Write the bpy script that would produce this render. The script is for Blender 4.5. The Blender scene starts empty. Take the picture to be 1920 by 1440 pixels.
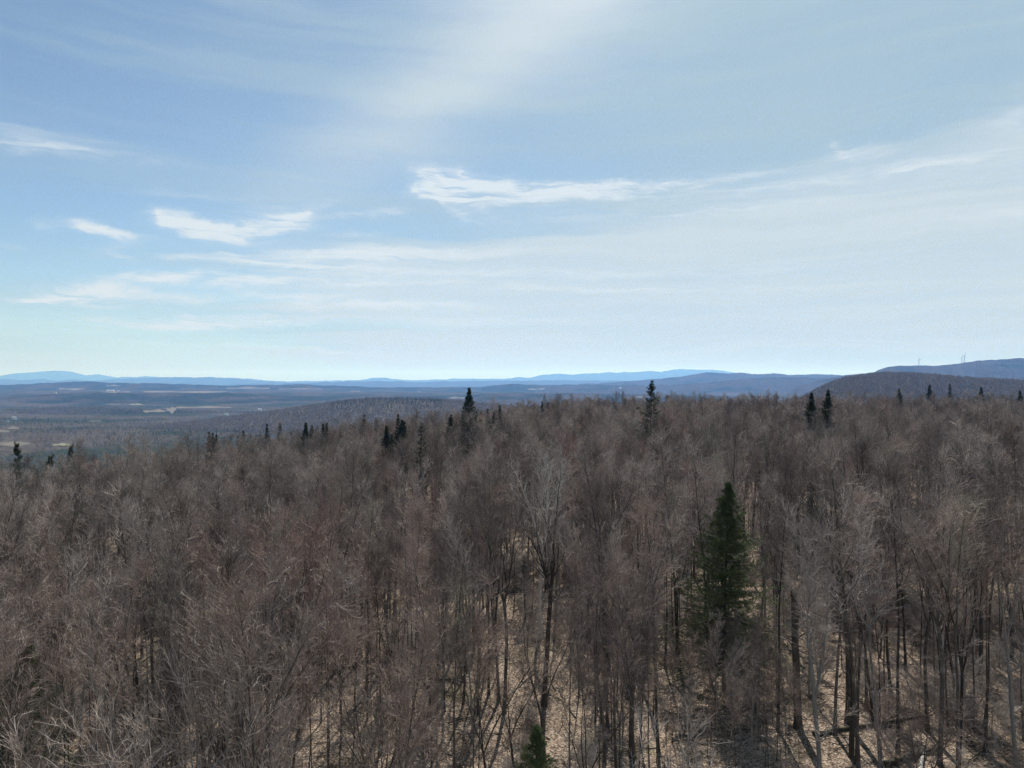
import bpy, math, random
import numpy as np

C = bpy.context.scene.collection
SC = bpy.context.scene
R = math.radians
rng = np.random.default_rng(7)
random.seed(7)

# ------------------------------------------------------------------ camera
CAM_Z = 27.0
F = 1331.0                                   # focal length in pixels of the 1920 px wide photograph
HORIZON = 716.0
cam_d = bpy.data.cameras.new('camera')
cam_d.sensor_width = 36.0
cam_d.lens = 36.0 * F / 1920.0
cam_d.clip_start = 0.5
cam_d.clip_end = 150000.0
cam = bpy.data.objects.new('camera', cam_d)
C.objects.link(cam)
cam.location = (0, 0, CAM_Z)
cam.rotation_euler = (R(90.0) + math.atan((HORIZON - 720.0) / F), 0, 0)
SC.camera = cam


def pix(x, y, D):
    """world point seen at photo pixel x, y at forward distance D"""
    return ((x - 960.0) / F * D, D, CAM_Z + (HORIZON - y) / F * D)


def azel(x, y):
    u = (x - 960.0) / F
    v = (HORIZON - y) / F
    return math.atan(u), math.atan(v / math.hypot(1.0, u))


# ------------------------------------------------------------------ sky, sun, exposure
SUN_EL, SUN_AZ = R(45.0), R(7.0)
SKY_STRENGTH = 0.064
world = bpy.data.worlds.new('World')
SC.world = world
world.use_nodes = True
wt = world.node_tree
wt.nodes.clear()
NW = wt.nodes.new
LW = wt.links.new


def sock(tree, node, i, v):
    if isinstance(v, bpy.types.NodeSocket):
        tree.links.new(v, node.inputs[i])
    elif v is not None:
        node.inputs[i].default_value = v


def wm(op, a, b=None, c=None, clamp=False):
    n = NW('ShaderNodeMath')
    n.operation = op
    n.use_clamp = clamp
    sock(wt, n, 0, a)
    sock(wt, n, 1, b)
    sock(wt, n, 2, c)
    return n.outputs[0]


def wsmooth(v, a, b):
    n = NW('ShaderNodeMapRange')
    n.interpolation_type = 'SMOOTHSTEP'
    sock(wt, n, 0, v)
    n.inputs[1].default_value = a
    n.inputs[2].default_value = b
    n.inputs[3].default_value = 0.0
    n.inputs[4].default_value = 1.0
    return n.outputs[0]


def wnoise(x, y, z=0.0, scale=1.0, detail=4.0, rough=0.55, dist=0.0):
    cb = NW('ShaderNodeCombineXYZ')
    sock(wt, cb, 0, x)
    sock(wt, cb, 1, y)
    sock(wt, cb, 2, z)
    n = NW('ShaderNodeTexNoise')
    n.inputs['Scale'].default_value = scale
    n.inputs['Detail'].default_value = detail
    n.inputs['Roughness'].default_value = rough
    n.inputs['Distortion'].default_value = dist
    LW(cb.outputs[0], n.inputs['Vector'])
    return n


def wmix(f, a, b, mode='MIX'):
    n = NW('ShaderNodeMix')
    n.data_type = 'RGBA'
    n.blend_type = mode
    sock(wt, n, 0, f)
    sock(wt, n, 6, a)
    sock(wt, n, 7, b)
    return n.outputs[2]


def build_sky():
    out = NW('ShaderNodeOutputWorld')
    bg = NW('ShaderNodeBackground')
    sky = NW('ShaderNodeTexSky')
    sky.sky_type = 'NISHITA'
    sky.sun_disc = False
    sky.sun_elevation = SUN_EL
    sky.sun_rotation = SUN_AZ
    sky.altitude = 600
    sky.air_density = 1.0
    sky.dust_density = 0.15
    sky.ozone_density = 2.0
    tc = NW('ShaderNodeTexCoord')
    sp = NW('ShaderNodeSeparateXYZ')
    LW(tc.outputs['Generated'], sp.inputs[0])
    dx, dy, dz = sp.outputs
    az = wm('ARCTAN2', dx, dy)
    el = wm('ARCTAN2', dz, wm('SQRT', wm('ADD', wm('MULTIPLY', dx, dx), wm('MULTIPLY', dy, dy))))
    # gentle warp so that nothing runs dead straight
    wn = wnoise(wm('MULTIPLY', az, 5.0), wm('MULTIPLY', el, 16.0), 3.1, 1.0, 4.0, 0.6)
    ws = NW('ShaderNodeSeparateColor')
    LW(wn.outputs['Color'], ws.inputs[0])
    el_w = wm('ADD', el, wm('MULTIPLY', wm('SUBTRACT', ws.outputs[0], 0.5), 0.050))
    az_w = wm('ADD', az, wm('MULTIPLY', wm('SUBTRACT', ws.outputs[1], 0.5), 0.10))
    # streaks of cirrus, almost level, long
    f1 = wnoise(wm('MULTIPLY', az_w, 1.6), wm('MULTIPLY', el_w, 26.0), 0.7, 1.0, 6.0, 0.55).outputs[0]
    f2 = wnoise(wm('MULTIPLY', az_w, 7.0), wm('MULTIPLY', el_w, 70.0), 5.2, 1.0, 5.0, 0.6, 0.3).outputs[0]
    f3 = wnoise(wm('MULTIPLY', az_w, 1.3), wm('MULTIPLY', el_w, 62.0), 12.4, 1.0, 4.0, 0.55).outputs[0]
    big = wnoise(wm('MULTIPLY', az_w, 1.1), wm('MULTIPLY', el_w, 5.0), 9.3, 1.0, 3.0, 0.5).outputs[0]
    # the broad veil to the right: everything below a line climbing to the right
    a0, e0 = azel(500, 462)
    a1, e1 = azel(1900, 200)
    slope = (e1 - e0) / (a1 - a0)
    line = wm('ADD', wm('MULTIPLY', wm('SUBTRACT', az, a0), slope), e0)
    d = wm('SUBTRACT', line, el_w)
    d = wm('ADD', d, wm('MULTIPLY', wm('SUBTRACT', f1, 0.5), 0.10))
    veil = wm('MULTIPLY', wsmooth(d, -0.012, 0.050), wsmooth(wm('ADD', az_w, wm('MULTIPLY', wm('SUBTRACT', f3, 0.5), 0.55)), azel(400, 500)[0], azel(740, 500)[0]))
    low = wm('MULTIPLY', wm('SUBTRACT', 1.0, wsmooth(el, 0.0, 0.13)), 0.32)
    veil = wm('MULTIPLY', veil, wm('ADD', 0.58, wm('ADD', wm('MULTIPLY', wsmooth(f1, 0.30, 0.68), 0.26), wm('MULTIPLY', wsmooth(f3, 0.35, 0.65), 0.24))))
    # thin overcast high in the frame, denser to the right
    thin = wm('MULTIPLY', wsmooth(az, azel(0, 300)[0] - 0.12, azel(1500, 300)[0]), wm('ADD', 0.46, wm('MULTIPLY', wsmooth(big, 0.3, 0.7), 0.45)))
    thin = wm('ADD', thin, wm('MULTIPLY', wsmooth(f1, 0.40, 0.72), 0.36))
    # broad pale shaft that comes down from the bright patch under the sun
    b0a, b0e = azel(1060, 0)
    b1a, b1e = azel(560, 330)
    ang = math.atan2(b1e - b0e, b1a - b0a)
    ca, sa = math.cos(ang), math.sin(ang)
    ua = wm('SUBTRACT', az_w, b0a)
    ue = wm('SUBTRACT', el_w, b0e)
    du = wm('ADD', wm('MULTIPLY', ua, ca), wm('MULTIPLY', ue, sa))
    dv = wm('SUBTRACT', wm('MULTIPLY', ue, ca), wm('MULTIPLY', ua, sa))
    shaft = wm('POWER', 2.718, wm('MULTIPLY', wm('MULTIPLY', dv, dv), -1.0 / (2 * 0.040 ** 2)))
    shaft = wm('MULTIPLY', shaft, wm('SUBTRACT', 1.0, wsmooth(du, 0.22, 0.60)))
    shaft = wm('MULTIPLY', shaft, wm('ADD', 0.55, wm('MULTIPLY', wsmooth(f1, 0.3, 0.7), 0.30)))
    # thicker cirrus close under the sun, just above the frame
    ga, ge = azel(1035, -25)
    gu = wm('MULTIPLY', wm('SUBTRACT', az_w, ga), 1 / 0.15)
    gv = wm('MULTIPLY', wm('SUBTRACT', el_w, ge), 1 / 0.095)
    glow = wm('MULTIPLY', wm('POWER', 2.718, wm('MULTIPLY', wm('ADD', wm('MULTIPLY', gu, gu), wm('MULTIPLY', gv, gv)), -1.0)), 0.55)
    # separate wisps: x, y, reach left, reach right, half height (photo pixels), tilt in degrees, strength
    wisps = [
        (60, 276, 300, 200, 8, 0, .40), (40, 250, 300, 240, 18, -3, .24),
        (175, 430, 30, 60, 7, -8, .85), (235, 440, 60, 60, 4, -3, .45),
        (330, 412, 35, 85, 12, -14, 1.0), (400, 432, 60, 70, 12, -6, .6), (545, 415, 130, 45, 20, 10, .8), (470, 432, 90, 90, 9, 4, .5),
        (700, 400, 65, 70, 8, 8, .55),
        (815, 348, 38, 90, 22, -22, .75), (870, 340, 70, 140, 20, -14, .95), (960, 352, 90, 260, 12, -3, .85), (1150, 352, 150, 160, 8, 0, .5), (840, 372, 60, 130, 9, -2, .6),
        (215, 462, 50, 40, 12, 18, .30), (220, 480, 30, 25, 6, -10, .35),
        (400, 368, 150, 160, 5, 1, .22),
        (600, 482, 110, 330, 12, 3, 1.0), (480, 492, 90, 120, 6, 0, .45), (690, 462, 60, 60, 10, -4, .35),
        (420, 525, 100, 190, 12, 0, 1.0), (330, 520, 50, 60, 6, -6, .45),
        (150, 545, 110, 90, 10, 9, .9), (60, 560, 40, 60, 5, 4, .5), (260, 548, 90, 130, 9, -2, .5), (320, 562, 150, 90, 5, 1, .45),
        (300, 594, 110, 80, 7, 0, .62), (500, 596, 110, 90, 9, 3, .6), (360, 612, 150, 130, 6, 1, .5), (660, 572, 130, 260, 9, 1, .8),
        (560, 655, 130, 160, 5, -1, .5), (180, 598, 60, 50, 4, 0, .3), (30, 468, 60, 14, 4, 0, .3), (95, 425, 25, 30, 10, 4, .2),
        (800, 335, 10, 60, 6, -40, .6), (830, 330, 10, 70, 6, -35, .7), (790, 358, 12, 90, 5, -25, .5), (865, 320, 8, 60, 5, -30, .6), (300, 400, 10, 40, 5, -40, .5), (560, 405, 40, 60, 6, 25, .5), (1750, 310, 330, 260, 16, 0, .32), (1565, 270, 8, 40, 8, -50, .35), (1590, 285, 60, 80, 12, -6, .35), (1900, 222, 60, 90, 30, 30, .34),
        (1850, 405, 160, 200, 14, 0, .4), (1500, 345, 300, 420, 9, 1, .4), (1300, 400, 300, 400, 10, 1, .4), (1000, 515, 400, 600, 10, 0, .45), (1100, 545, 300, 500, 7, -1, .4), (860, 600, 250, 420, 9, 0, .4),
        (250, 520, 60, 90, 5, 4, .5), (520, 556, 110, 160, 6, 2, .55), (230, 572, 100, 120, 5, 1, .45), (440, 607, 160, 120, 6, 2, .55), (120, 556, 60, 70, 4, 8, .5), (350, 480, 60, 120, 5, 3, .4), (560, 505, 60, 220, 7, 1, .5), (700, 530, 100, 300, 8, 0, .5), (660, 440, 40, 90, 5, 5, .3), (1250, 345, 250, 260, 12, 3, .45),
    ]
    tot = None
    wn2 = wnoise(wm('MULTIPLY', az_w, 26.0), wm('MULTIPLY', el_w, 60.0), 7.7, 1.0, 4.0, 0.65)
    ws2 = NW('ShaderNodeSeparateColor')
    LW(wn2.outputs['Color'], ws2.inputs[0])
    comb_a = wm('ADD', wm('ADD', az, wm('MULTIPLY', wm('SUBTRACT', ws2.outputs[0], 0.5), 0.05)), wm('MULTIPLY', wm('SUBTRACT', ws.outputs[1], 0.5), 0.055))
    comb_e = wm('ADD', wm('ADD', el, wm('MULTIPLY', wm('SUBTRACT', ws2.outputs[1], 0.5), 0.020)), wm('MULTIPLY', wm('SUBTRACT', ws.outputs[0], 0.5), 0.022))
    for (x, y, rl, rr, hh, tilt, st) in wisps:
        a_, e_ = azel(x, y)
        k = math.cos(a_) ** 2 / F
        t = R(tilt)
        ua = wm('SUBTRACT', comb_a, a_)
        ue = wm('SUBTRACT', comb_e, e_)
        du = wm('ADD', wm('MULTIPLY', ua, math.cos(t)), wm('MULTIPLY', ue, math.sin(t)))
        dv = wm('SUBTRACT', wm('MULTIPLY', ue, math.cos(t)), wm('MULTIPLY', ua, math.sin(t)))
        du = wm('MAXIMUM', wm('MULTIPLY', du, 1.0 / (rr * k)), wm('MULTIPLY', du, -1.0 / (rl * k)))
        dv = wm('MULTIPLY', dv, 1.0 / (hh / F))
        q = wm('ADD', wm('MULTIPLY', du, du), wm('MULTIPLY', dv, dv))
        m = wm('MULTIPLY', wm('POWER', 2.718, wm('MULTIPLY', q, -0.9)), st)
        tot = m if tot is None else wm('ADD', tot, m)
    f4 = wnoise(wm('MULTIPLY', az_w, 13.0), wm('MULTIPLY', el_w, 150.0), 2.9, 1.0, 5.0, 0.6, 0.4).outputs[0]
    fib = wm('ADD', 0.16, wm('ADD', wm('MULTIPLY', wsmooth(f2, 0.36, 0.62), 0.72), wm('MULTIPLY', wsmooth(f4, 0.36, 0.64), 0.55)))
    wraw = wm('MULTIPLY', tot, fib, clamp=True)
    wisp = wm('ADD', wm('MULTIPLY', wraw, 0.6), wm('MULTIPLY', wsmooth(wraw, 0.05, 0.85), 0.40))
    # clear sky: the measured atmosphere, toned like the photograph's
    hs = NW('ShaderNodeHueSaturation')
    hs.inputs['Saturation'].default_value = 0.94
    hs.inputs['Value'].default_value = 1.0
    LW(sky.outputs[0], hs.inputs['Color'])
    base = wmix(1.0, hs.outputs[0], (1.04, 1.10, 1.06, 1.0), 'MULTIPLY')
    k = 0.64 / SKY_STRENGTH
    thin_c = (0.455 * k, 0.605 * k, 0.69 * k, 1)
    veil_c = (0.67 * k, 0.77 * k, 0.81 * k, 1)
    low_c = (0.43 * k, 0.60 * k, 0.74 * k, 1)
    white_c = (0.79 * k, 0.87 * k, 0.91 * k, 1)
    c = wmix(thin, base, thin_c)
    c = wmix(low, c, low_c)
    rim = wm('MULTIPLY', wm('SUBTRACT', 1.0, wsmooth(el, -0.01, 0.075)), 0.38)
    c = wmix(rim, c, (0.33 * k, 0.56 * k, 0.80 * k, 1))
    c = wmix(shaft, c, veil_c)
    c = wmix(veil, c, veil_c)
    c = wmix(glow, c, white_c)
    c = wmix(wisp, c, white_c)
    LW(c, bg.inputs['Color'])
    bg.inputs['Strength'].default_value = SKY_STRENGTH
    LW(bg.outputs[0], out.inputs['Surface'])


build_sky()
world.cycles.sampling_method = 'MANUAL'
world.cycles.sample_map_resolution = 1024

sun_d = bpy.data.lights.new('sun', 'SUN')
sun_d.energy = 4.8
sun_d.angle = R(0.6)
sun_d.color = (1.0, 0.95, 0.87)
sun = bpy.data.objects.new('sun', sun_d)
C.objects.link(sun)
from mathutils import Vector
sv = Vector((math.sin(SUN_AZ) * math.cos(SUN_EL), math.cos(SUN_AZ) * math.cos(SUN_EL), math.sin(SUN_EL)))
sun.rotation_euler = (-sv).to_track_quat('-Z', 'Y').to_euler()
sun.location = sv * 300

SC.view_settings.view_transform = 'Standard'
SC.view_settings.look = 'None'
SC.view_settings.exposure = 0.5
SC.view_settings.gamma = 1.0
SC.render.engine = 'CYCLES'
SC.cycles.max_bounces = 4
SC.cycles.diffuse_bounces = 2
SC.cycles.glossy_bounces = 1
SC.cycles.transmission_bounces = 0
SC.cycles.volume_bounces = 0
SC.cycles.transparent_max_bounces = 8
SC.cycles.use_adaptive_sampling = False
SC.cycles.use_denoising = True
SC.cycles.denoising_prefilter = 'NONE'
SC.cycles.caustics_reflective = False
SC.cycles.caustics_refractive = False


# ------------------------------------------------------------------ helpers
def new_mesh(name, verts, faces_list, mats=None, smooth=False, mat_idx=None):
    """verts (n,3); faces_list: arrays (k,3) or (k,4)"""
    me = bpy.data.meshes.new(name)
    verts = np.asarray(verts, dtype=np.float32)
    me.vertices.add(len(verts))
    me.vertices.foreach_set('co', verts.ravel())
    fl = [np.asarray(f, dtype=np.int32) for f in faces_list if len(f)]
    if fl:
        loops = np.concatenate([f.ravel() for f in fl])
        tot = np.concatenate([np.full(len(f), f.shape[1], np.int32) for f in fl])
        start = np.concatenate([[0], np.cumsum(tot)[:-1]]).astype(np.int32)
        me.loops.add(len(loops))
        me.loops.foreach_set('vertex_index', loops)
        me.polygons.add(len(tot))
        me.polygons.foreach_set('loop_start', start)
        me.polygons.foreach_set('loop_total', tot)
        if mat_idx is not None:
            me.polygons.foreach_set('material_index', np.asarray(mat_idx, dtype=np.int32))
        me.polygons.foreach_set('use_smooth', np.full(len(tot), bool(smooth)))
    for m in (mats or []):
        me.materials.append(m)
    me.update(calc_edges=True)
    return me


def link(name, me, parent=None, **props):
    o = bpy.data.objects.new(name, me)
    C.objects.link(o)
    if parent is not None:
        o.parent = parent
    for k, v in props.items():
        if v:
            o[k] = v
    return o


def thing(name, label, cat, loc=(0, 0, 0), rotz=0.0, scale=1.0, group=None):
    o = bpy.data.objects.new(name, None)
    o.empty_display_size = 0.5
    C.objects.link(o)
    o.location = loc
    o.rotation_euler = (0, 0, rotz)
    o.scale = (scale, scale, scale) if not isinstance(scale, (tuple, list)) else scale
    o['label'] = label
    o['category'] = cat
    if group:
        o['group'] = group
    return o


def nrm(v):
    return v / np.maximum(np.linalg.norm(v, axis=-1, keepdims=True), 1e-9)


class Geo:
    def __init__(self):
        self.v, self.f3, self.f4, self.n = [], [], [], 0
        self.m3, self.m4, self.slot = [], [], 0

    def add(self, v, f3=None, f4=None):
        v = np.asarray(v, float).reshape(-1, 3)
        if f3 is not None and len(f3):
            self.f3.append(np.asarray(f3).reshape(-1, 3) + self.n)
            self.m3.append(np.full(len(self.f3[-1]), self.slot))
        if f4 is not None and len(f4):
            self.f4.append(np.asarray(f4).reshape(-1, 4) + self.n)
            self.m4.append(np.full(len(self.f4[-1]), self.slot))
        self.v.append(v)
        self.n += len(v)

    def mesh(self, name, mats=None, smooth=False):
        fl = []
        if self.f3:
            fl.append(np.concatenate(self.f3))
        if self.f4:
            fl.append(np.concatenate(self.f4))
        return new_mesh(name, np.concatenate(self.v), fl, mats, smooth, np.concatenate(self.m3 + self.m4))

    def tubes(self, P, Rd, sides, tip=False):
        """P (n,m,3) polylines, Rd (n,m) radii -> tubes; tip: last ring is one point"""
        n, m, _ = P.shape
        T = np.empty_like(P)
        T[:, 1:-1] = P[:, 2:] - P[:, :-2]
        T[:, 0] = P[:, 1] - P[:, 0]
        T[:, -1] = P[:, -1] - P[:, -2]
        T = nrm(T)
        d0 = nrm(P[:, -1] - P[:, 0])
        ref = np.zeros((n, 3))
        ref[np.arange(n), np.argmin(np.abs(d0), axis=1)] = 1.0
        U = nrm(np.cross(T, ref[:, None, :]))
        V = np.cross(T, U)
        a = np.arange(sides) / sides * 2 * math.pi
        mm = m - 1 if tip else m
        ring = (P[:, :mm, None, :] + Rd[:, :mm, None, None] *
                (np.cos(a)[None, None, :, None] * U[:, :mm, None, :] + np.sin(a)[None, None, :, None] * V[:, :mm, None, :]))
        per = mm * sides + (1 if tip else 0)
        vv = ring.reshape(n, mm * sides, 3)
        if tip:
            vv = np.concatenate([vv, P[:, -1:, :]], axis=1)
        base = (np.arange(n) * per)[:, None]
        i = np.arange(sides)
        j = (i + 1) % sides
        f4 = []
        for k in range(mm - 1):
            q = np.stack([k * sides + i, k * sides + j, (k + 1) * sides + j, (k + 1) * sides + i], axis=1)
            f4.append((base[:, :, None] + q[None]).reshape(-1, 4))
        f3 = None
        if tip:
            t = np.stack([(mm - 1) * sides + i, (mm - 1) * sides + j, np.full(sides, mm * sides)], axis=1)
            f3 = (base[:, :, None] + t[None]).reshape(-1, 3)
        self.add(vv, f3, np.concatenate(f4) if f4 else None)

    def box(self, c, s, rotz=0.0):
        x, y, z = np.array(s) / 2.0
        v = np.array([(-x, -y, -z), (x, -y, -z), (x, y, -z), (-x, y, -z), (-x, -y, z), (x, -y, z), (x, y, z), (-x, y, z)])
        ca, sa = math.cos(rotz), math.sin(rotz)
        v = v @ np.array([(ca, sa, 0), (-sa, ca, 0), (0, 0, 1)]) + np.array(c)
        self.add(v, None, [(0, 3, 2, 1), (4, 5, 6, 7), (0, 1, 5, 4), (1, 2, 6, 5), (2, 3, 7, 6), (3, 0, 4, 7)])


# value noise for terrain
_perm = rng.random((256, 256))


def vnoise(x, y):
    xi, yi = np.floor(x).astype(int), np.floor(y).astype(int)
    fx, fy = x - xi, y - yi
    fx, fy = fx * fx * (3 - 2 * fx), fy * fy * (3 - 2 * fy)
    g = lambda a, b: _perm[a & 255, b & 255]
    return ((g(xi, yi) * (1 - fx) + g(xi + 1, yi) * fx) * (1 - fy) + (g(xi, yi + 1) * (1 - fx) + g(xi + 1, yi + 1) * fx) * fy) * 2 - 1


def fbm(x, y, o=4):
    s, a, t = 0.0, 1.0, 0.0
    for k in range(o):
        s = s + a * vnoise(x * 2 ** k + 17.3 * k, y * 2 ** k + 5.1 * k)
        t += a
        a *= 0.5
    return s / t


# ------------------------------------------------------------------ materials
def mat(name):
    m = bpy.data.materials.new(name)
    m.use_nodes = True
    t = m.node_tree
    t.nodes.clear()
    out = t.nodes.new('ShaderNodeOutputMaterial')
    b = t.nodes.new('ShaderNodeBsdfPrincipled')
    b.inputs['Roughness'].default_value = 0.85
    b.inputs['Specular IOR Level'].default_value = 0.25
    t.links.new(b.outputs[0], out.inputs[0])
    return m, t, b


def n_noise(t, vec, scale, detail=4.0, rough=0.6, dist=0.0):
    n = t.nodes.new('ShaderNodeTexNoise')
    n.inputs['Scale'].default_value = scale
    n.inputs['Detail'].default_value = detail
    n.inputs['Roughness'].default_value = rough
    n.inputs['Distortion'].default_value = dist
    if vec is not None:
        t.links.new(vec, n.inputs['Vector'])
    return n


def n_ramp(t, fac, stops):
    r = t.nodes.new('ShaderNodeValToRGB')
    e = r.color_ramp.elements
    while len(e) < len(stops):
        e.new(0.5)
    for i, (p, c) in enumerate(stops):
        e[i].position = p
        e[i].color = (*c, 1.0)
    t.links.new(fac, r.inputs[0])
    return r.outputs[0]


def n_mix(t, f, a, b, mode='MIX'):
    n = t.nodes.new('ShaderNodeMix')
    n.data_type = 'RGBA'
    n.blend_type = mode
    sock(t, n, 0, f)
    sock(t, n, 6, a if isinstance(a, bpy.types.NodeSocket) else (*a, 1.0))
    sock(t, n, 7, b if isinstance(b, bpy.types.NodeSocket) else (*b, 1.0))
    return n.outputs[2]


def n_map(t, v, a, b, c=0.0, d=1.0):
    n = t.nodes.new('ShaderNodeMapRange')
    n.interpolation_type = 'SMOOTHSTEP'
    t.links.new(v, n.inputs[0])
    for i, q in enumerate((a, b, c, d)):
        n.inputs[i + 1].default_value = q
    return n.outputs[0]


def bark(name, dark, light, patch, var=0.35):
    m, t, b = mat(name)
    tc = t.nodes.new('ShaderNodeTexCoord')
    mp = t.nodes.new('ShaderNodeMapping')
    mp.inputs['Scale'].default_value = (1, 1, 0.22)
    t.links.new(tc.outputs['Object'], mp.inputs[0])
    fine = n_noise(t, mp.outputs[0], 14.0, 5.0, 0.7)
    blotch = n_noise(t, tc.outputs['Object'], 1.3, 4.0, 0.6)
    c = n_ramp(t, fine.outputs[0], [(0.32, dark), (0.68, light)])
    c = n_mix(t, n_map(t, blotch.outputs[0], 0.5, 0.68, 0.0, 0.75), c, patch)
    oi = t.nodes.new('ShaderNodeObjectInfo')
    hs = t.nodes.new('ShaderNodeHueSaturation')
    t.links.new(c, hs.inputs['Color'])
    t.links.new(n_map(t, oi.outputs['Random'], 0, 1, 1 - var, 1 + var), hs.inputs['Value'])
    t.links.new(hs.outputs[0], b.inputs['Base Color'])
    bp = t.nodes.new('ShaderNodeBump')
    bp.inputs['Strength'].default_value = 0.6
    bp.inputs['Distance'].default_value = 0.03
    t.links.new(fine.outputs[0], bp.inputs['Height'])
    t.links.new(bp.outputs[0], b.inputs['Normal'])
    return m


def twig(name, a, bcol, var=0.5):
    m, t, b = mat(name)
    tc = t.nodes.new('ShaderNodeTexCoord')
    nz = n_noise(t, tc.outputs['Object'], 0.9, 3.0, 0.6)
    c = n_ramp(t, nz.outputs[0], [(0.35, a), (0.65, bcol)])
    oi = t.nodes.new('ShaderNodeObjectInfo')
    hs = t.nodes.new('ShaderNodeHueSaturation')
    t.links.new(c, hs.inputs['Color'])
    t.links.new(n_map(t, oi.outputs['Random'], 0, 1, 1 - var, 1 + var), hs.inputs['Value'])
    t.links.new(hs.outputs[0], b.inputs['Base Color'])
    b.inputs['Roughness'].default_value = 0.7
    return m


M = {}
M['bark_grey'] = bark('bark_grey', (0.048, 0.041, 0.036), (0.13, 0.116, 0.103), (0.22, 0.21, 0.193))
M['bark_brown'] = bark('bark_brown', (0.035, 0.028, 0.023), (0.095, 0.079, 0.067), (0.15, 0.139, 0.123))
M['bark_pale'] = bark('bark_pale', (0.15, 0.14, 0.13), (0.30, 0.285, 0.265), (0.36, 0.35, 0.33), 0.25)
M['bark_dead'] = bark('bark_dead', (0.44, 0.41, 0.38), (0.62, 0.59, 0.55), (0.52, 0.49, 0.45), 0.03)
M['twig_grey'] = twig('twig_grey', (0.210, 0.174, 0.155), (0.375, 0.318, 0.287))
M['twig_brown'] = twig('twig_brown', (0.190, 0.145, 0.126), (0.315, 0.248, 0.218))
M['twig_red'] = twig('twig_red', (0.180, 0.115, 0.099), (0.275, 0.187, 0.163))
M['twig_pale'] = twig('twig_pale', (0.27, 0.235, 0.212), (0.41, 0.365, 0.33))
M['far_twig'] = twig('far_twig', (0.205, 0.172, 0.150), (0.32, 0.272, 0.238), .2)
M['far_twig_grey'] = twig('far_twig_grey', (0.23, 0.20, 0.178), (0.35, 0.31, 0.28), .2)
M['twig_olive'] = twig('twig_olive', (0.170, 0.153, 0.124), (0.285, 0.258, 0.212))


def needle(name, a, bcol):
    m, t, b = mat(name)
    tc = t.nodes.new('ShaderNodeTexCoord')
    nz = n_noise(t, tc.outputs['Object'], 1.6, 4.0, 0.65)
    c = n_ramp(t, nz.outputs[0], [(0.35, a), (0.68, bcol)])
    t.links.new(c, b.inputs['Base Color'])
    b.inputs['Roughness'].default_value = 0.6
    tl = t.nodes.new('ShaderNodeBsdfTranslucent')
    t.links.new(n_mix(t, 0.5, c, (a[0] * 2.6, a[1] * 2.6, a[2] * 1.2)), tl.inputs['Color'])
    ms = t.nodes.new('ShaderNodeMixShader')
    ms.inputs[0].default_value = 0.38
    out = [n for n in t.nodes if n.type == 'OUTPUT_MATERIAL'][0]
    t.links.new(b.outputs[0], ms.inputs[1])
    t.links.new(tl.outputs[0], ms.inputs[2])
    t.links.new(ms.outputs[0], out.inputs[0])
    return m


M['needle_dark'] = needle('needle_dark', (0.028, 0.048, 0.026), (0.068, 0.096, 0.046))
M['needle_green'] = needle('needle_green', (0.085, 0.125, 0.056), (0.24, 0.28, 0.115))
M['needle_olive'] = needle('needle_olive', (0.035, 0.050, 0.026), (0.085, 0.105, 0.046))
M['needle_grey'] = needle('needle_grey', (0.050, 0.054, 0.042), (0.085, 0.088, 0.066))
M['needle_rust'] = needle('needle_rust', (0.085, 0.035, 0.026), (0.14, 0.062, 0.045))


# ------------------------------------------------------------------ terrain
def spl(x, k):
    return np.log1p(np.exp(np.clip(x / k, -40, 40))) * k


EDGE_A = np.radians([-70, -45, -36, -30, -23, -15, -7, -2, 3, 8, 20, 36, 50, 80])
EDGE_R = np.array([150, 150, 150, 165, 178, 200, 225, 255, 320, 330, 335, 345, 345, 345], float)


def ridge_h(x, y):
    h = -0.085 * spl(-x, 25.0) + 1.5 + 0.006 * np.maximum(x, 0)
    return h + 0.7 * fbm(x / 45.0, y / 45.0, 3)


def valley_h(x, y):
    r = np.hypot(x, y)
    far = np.clip(r / 9000.0, 0, 1)
    h = -150 + 26 * fbm(x / 1700.0 + 3.3, y / 1100.0 + 8.1, 4) + 16 * np.sin(y / 900.0 + x / 3000.0) * np.clip(r / 3000, 0, 1)
    h = h + far * 35 + 40 * far * fbm(x / 6000.0, y / 3000.0 + 2.2, 3)
    return h


def ground_h(x, y):
    x = np.asarray(x, float)
    y = np.asarray(y, float)
    r = np.hypot(x, y)
    az = np.arctan2(x, y)
    E = np.interp(az, EDGE_A, EDGE_R)
    drop = 0.34 * spl(r - E - 30.0, 16.0)
    a = ridge_h(x, y) - drop
    v = valley_h(x, y)
    k = 14.0
    a2 = np.clip(a, -600, 200)
    return np.where(r < 60, a2, v + spl(a2 - v, k))


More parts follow.
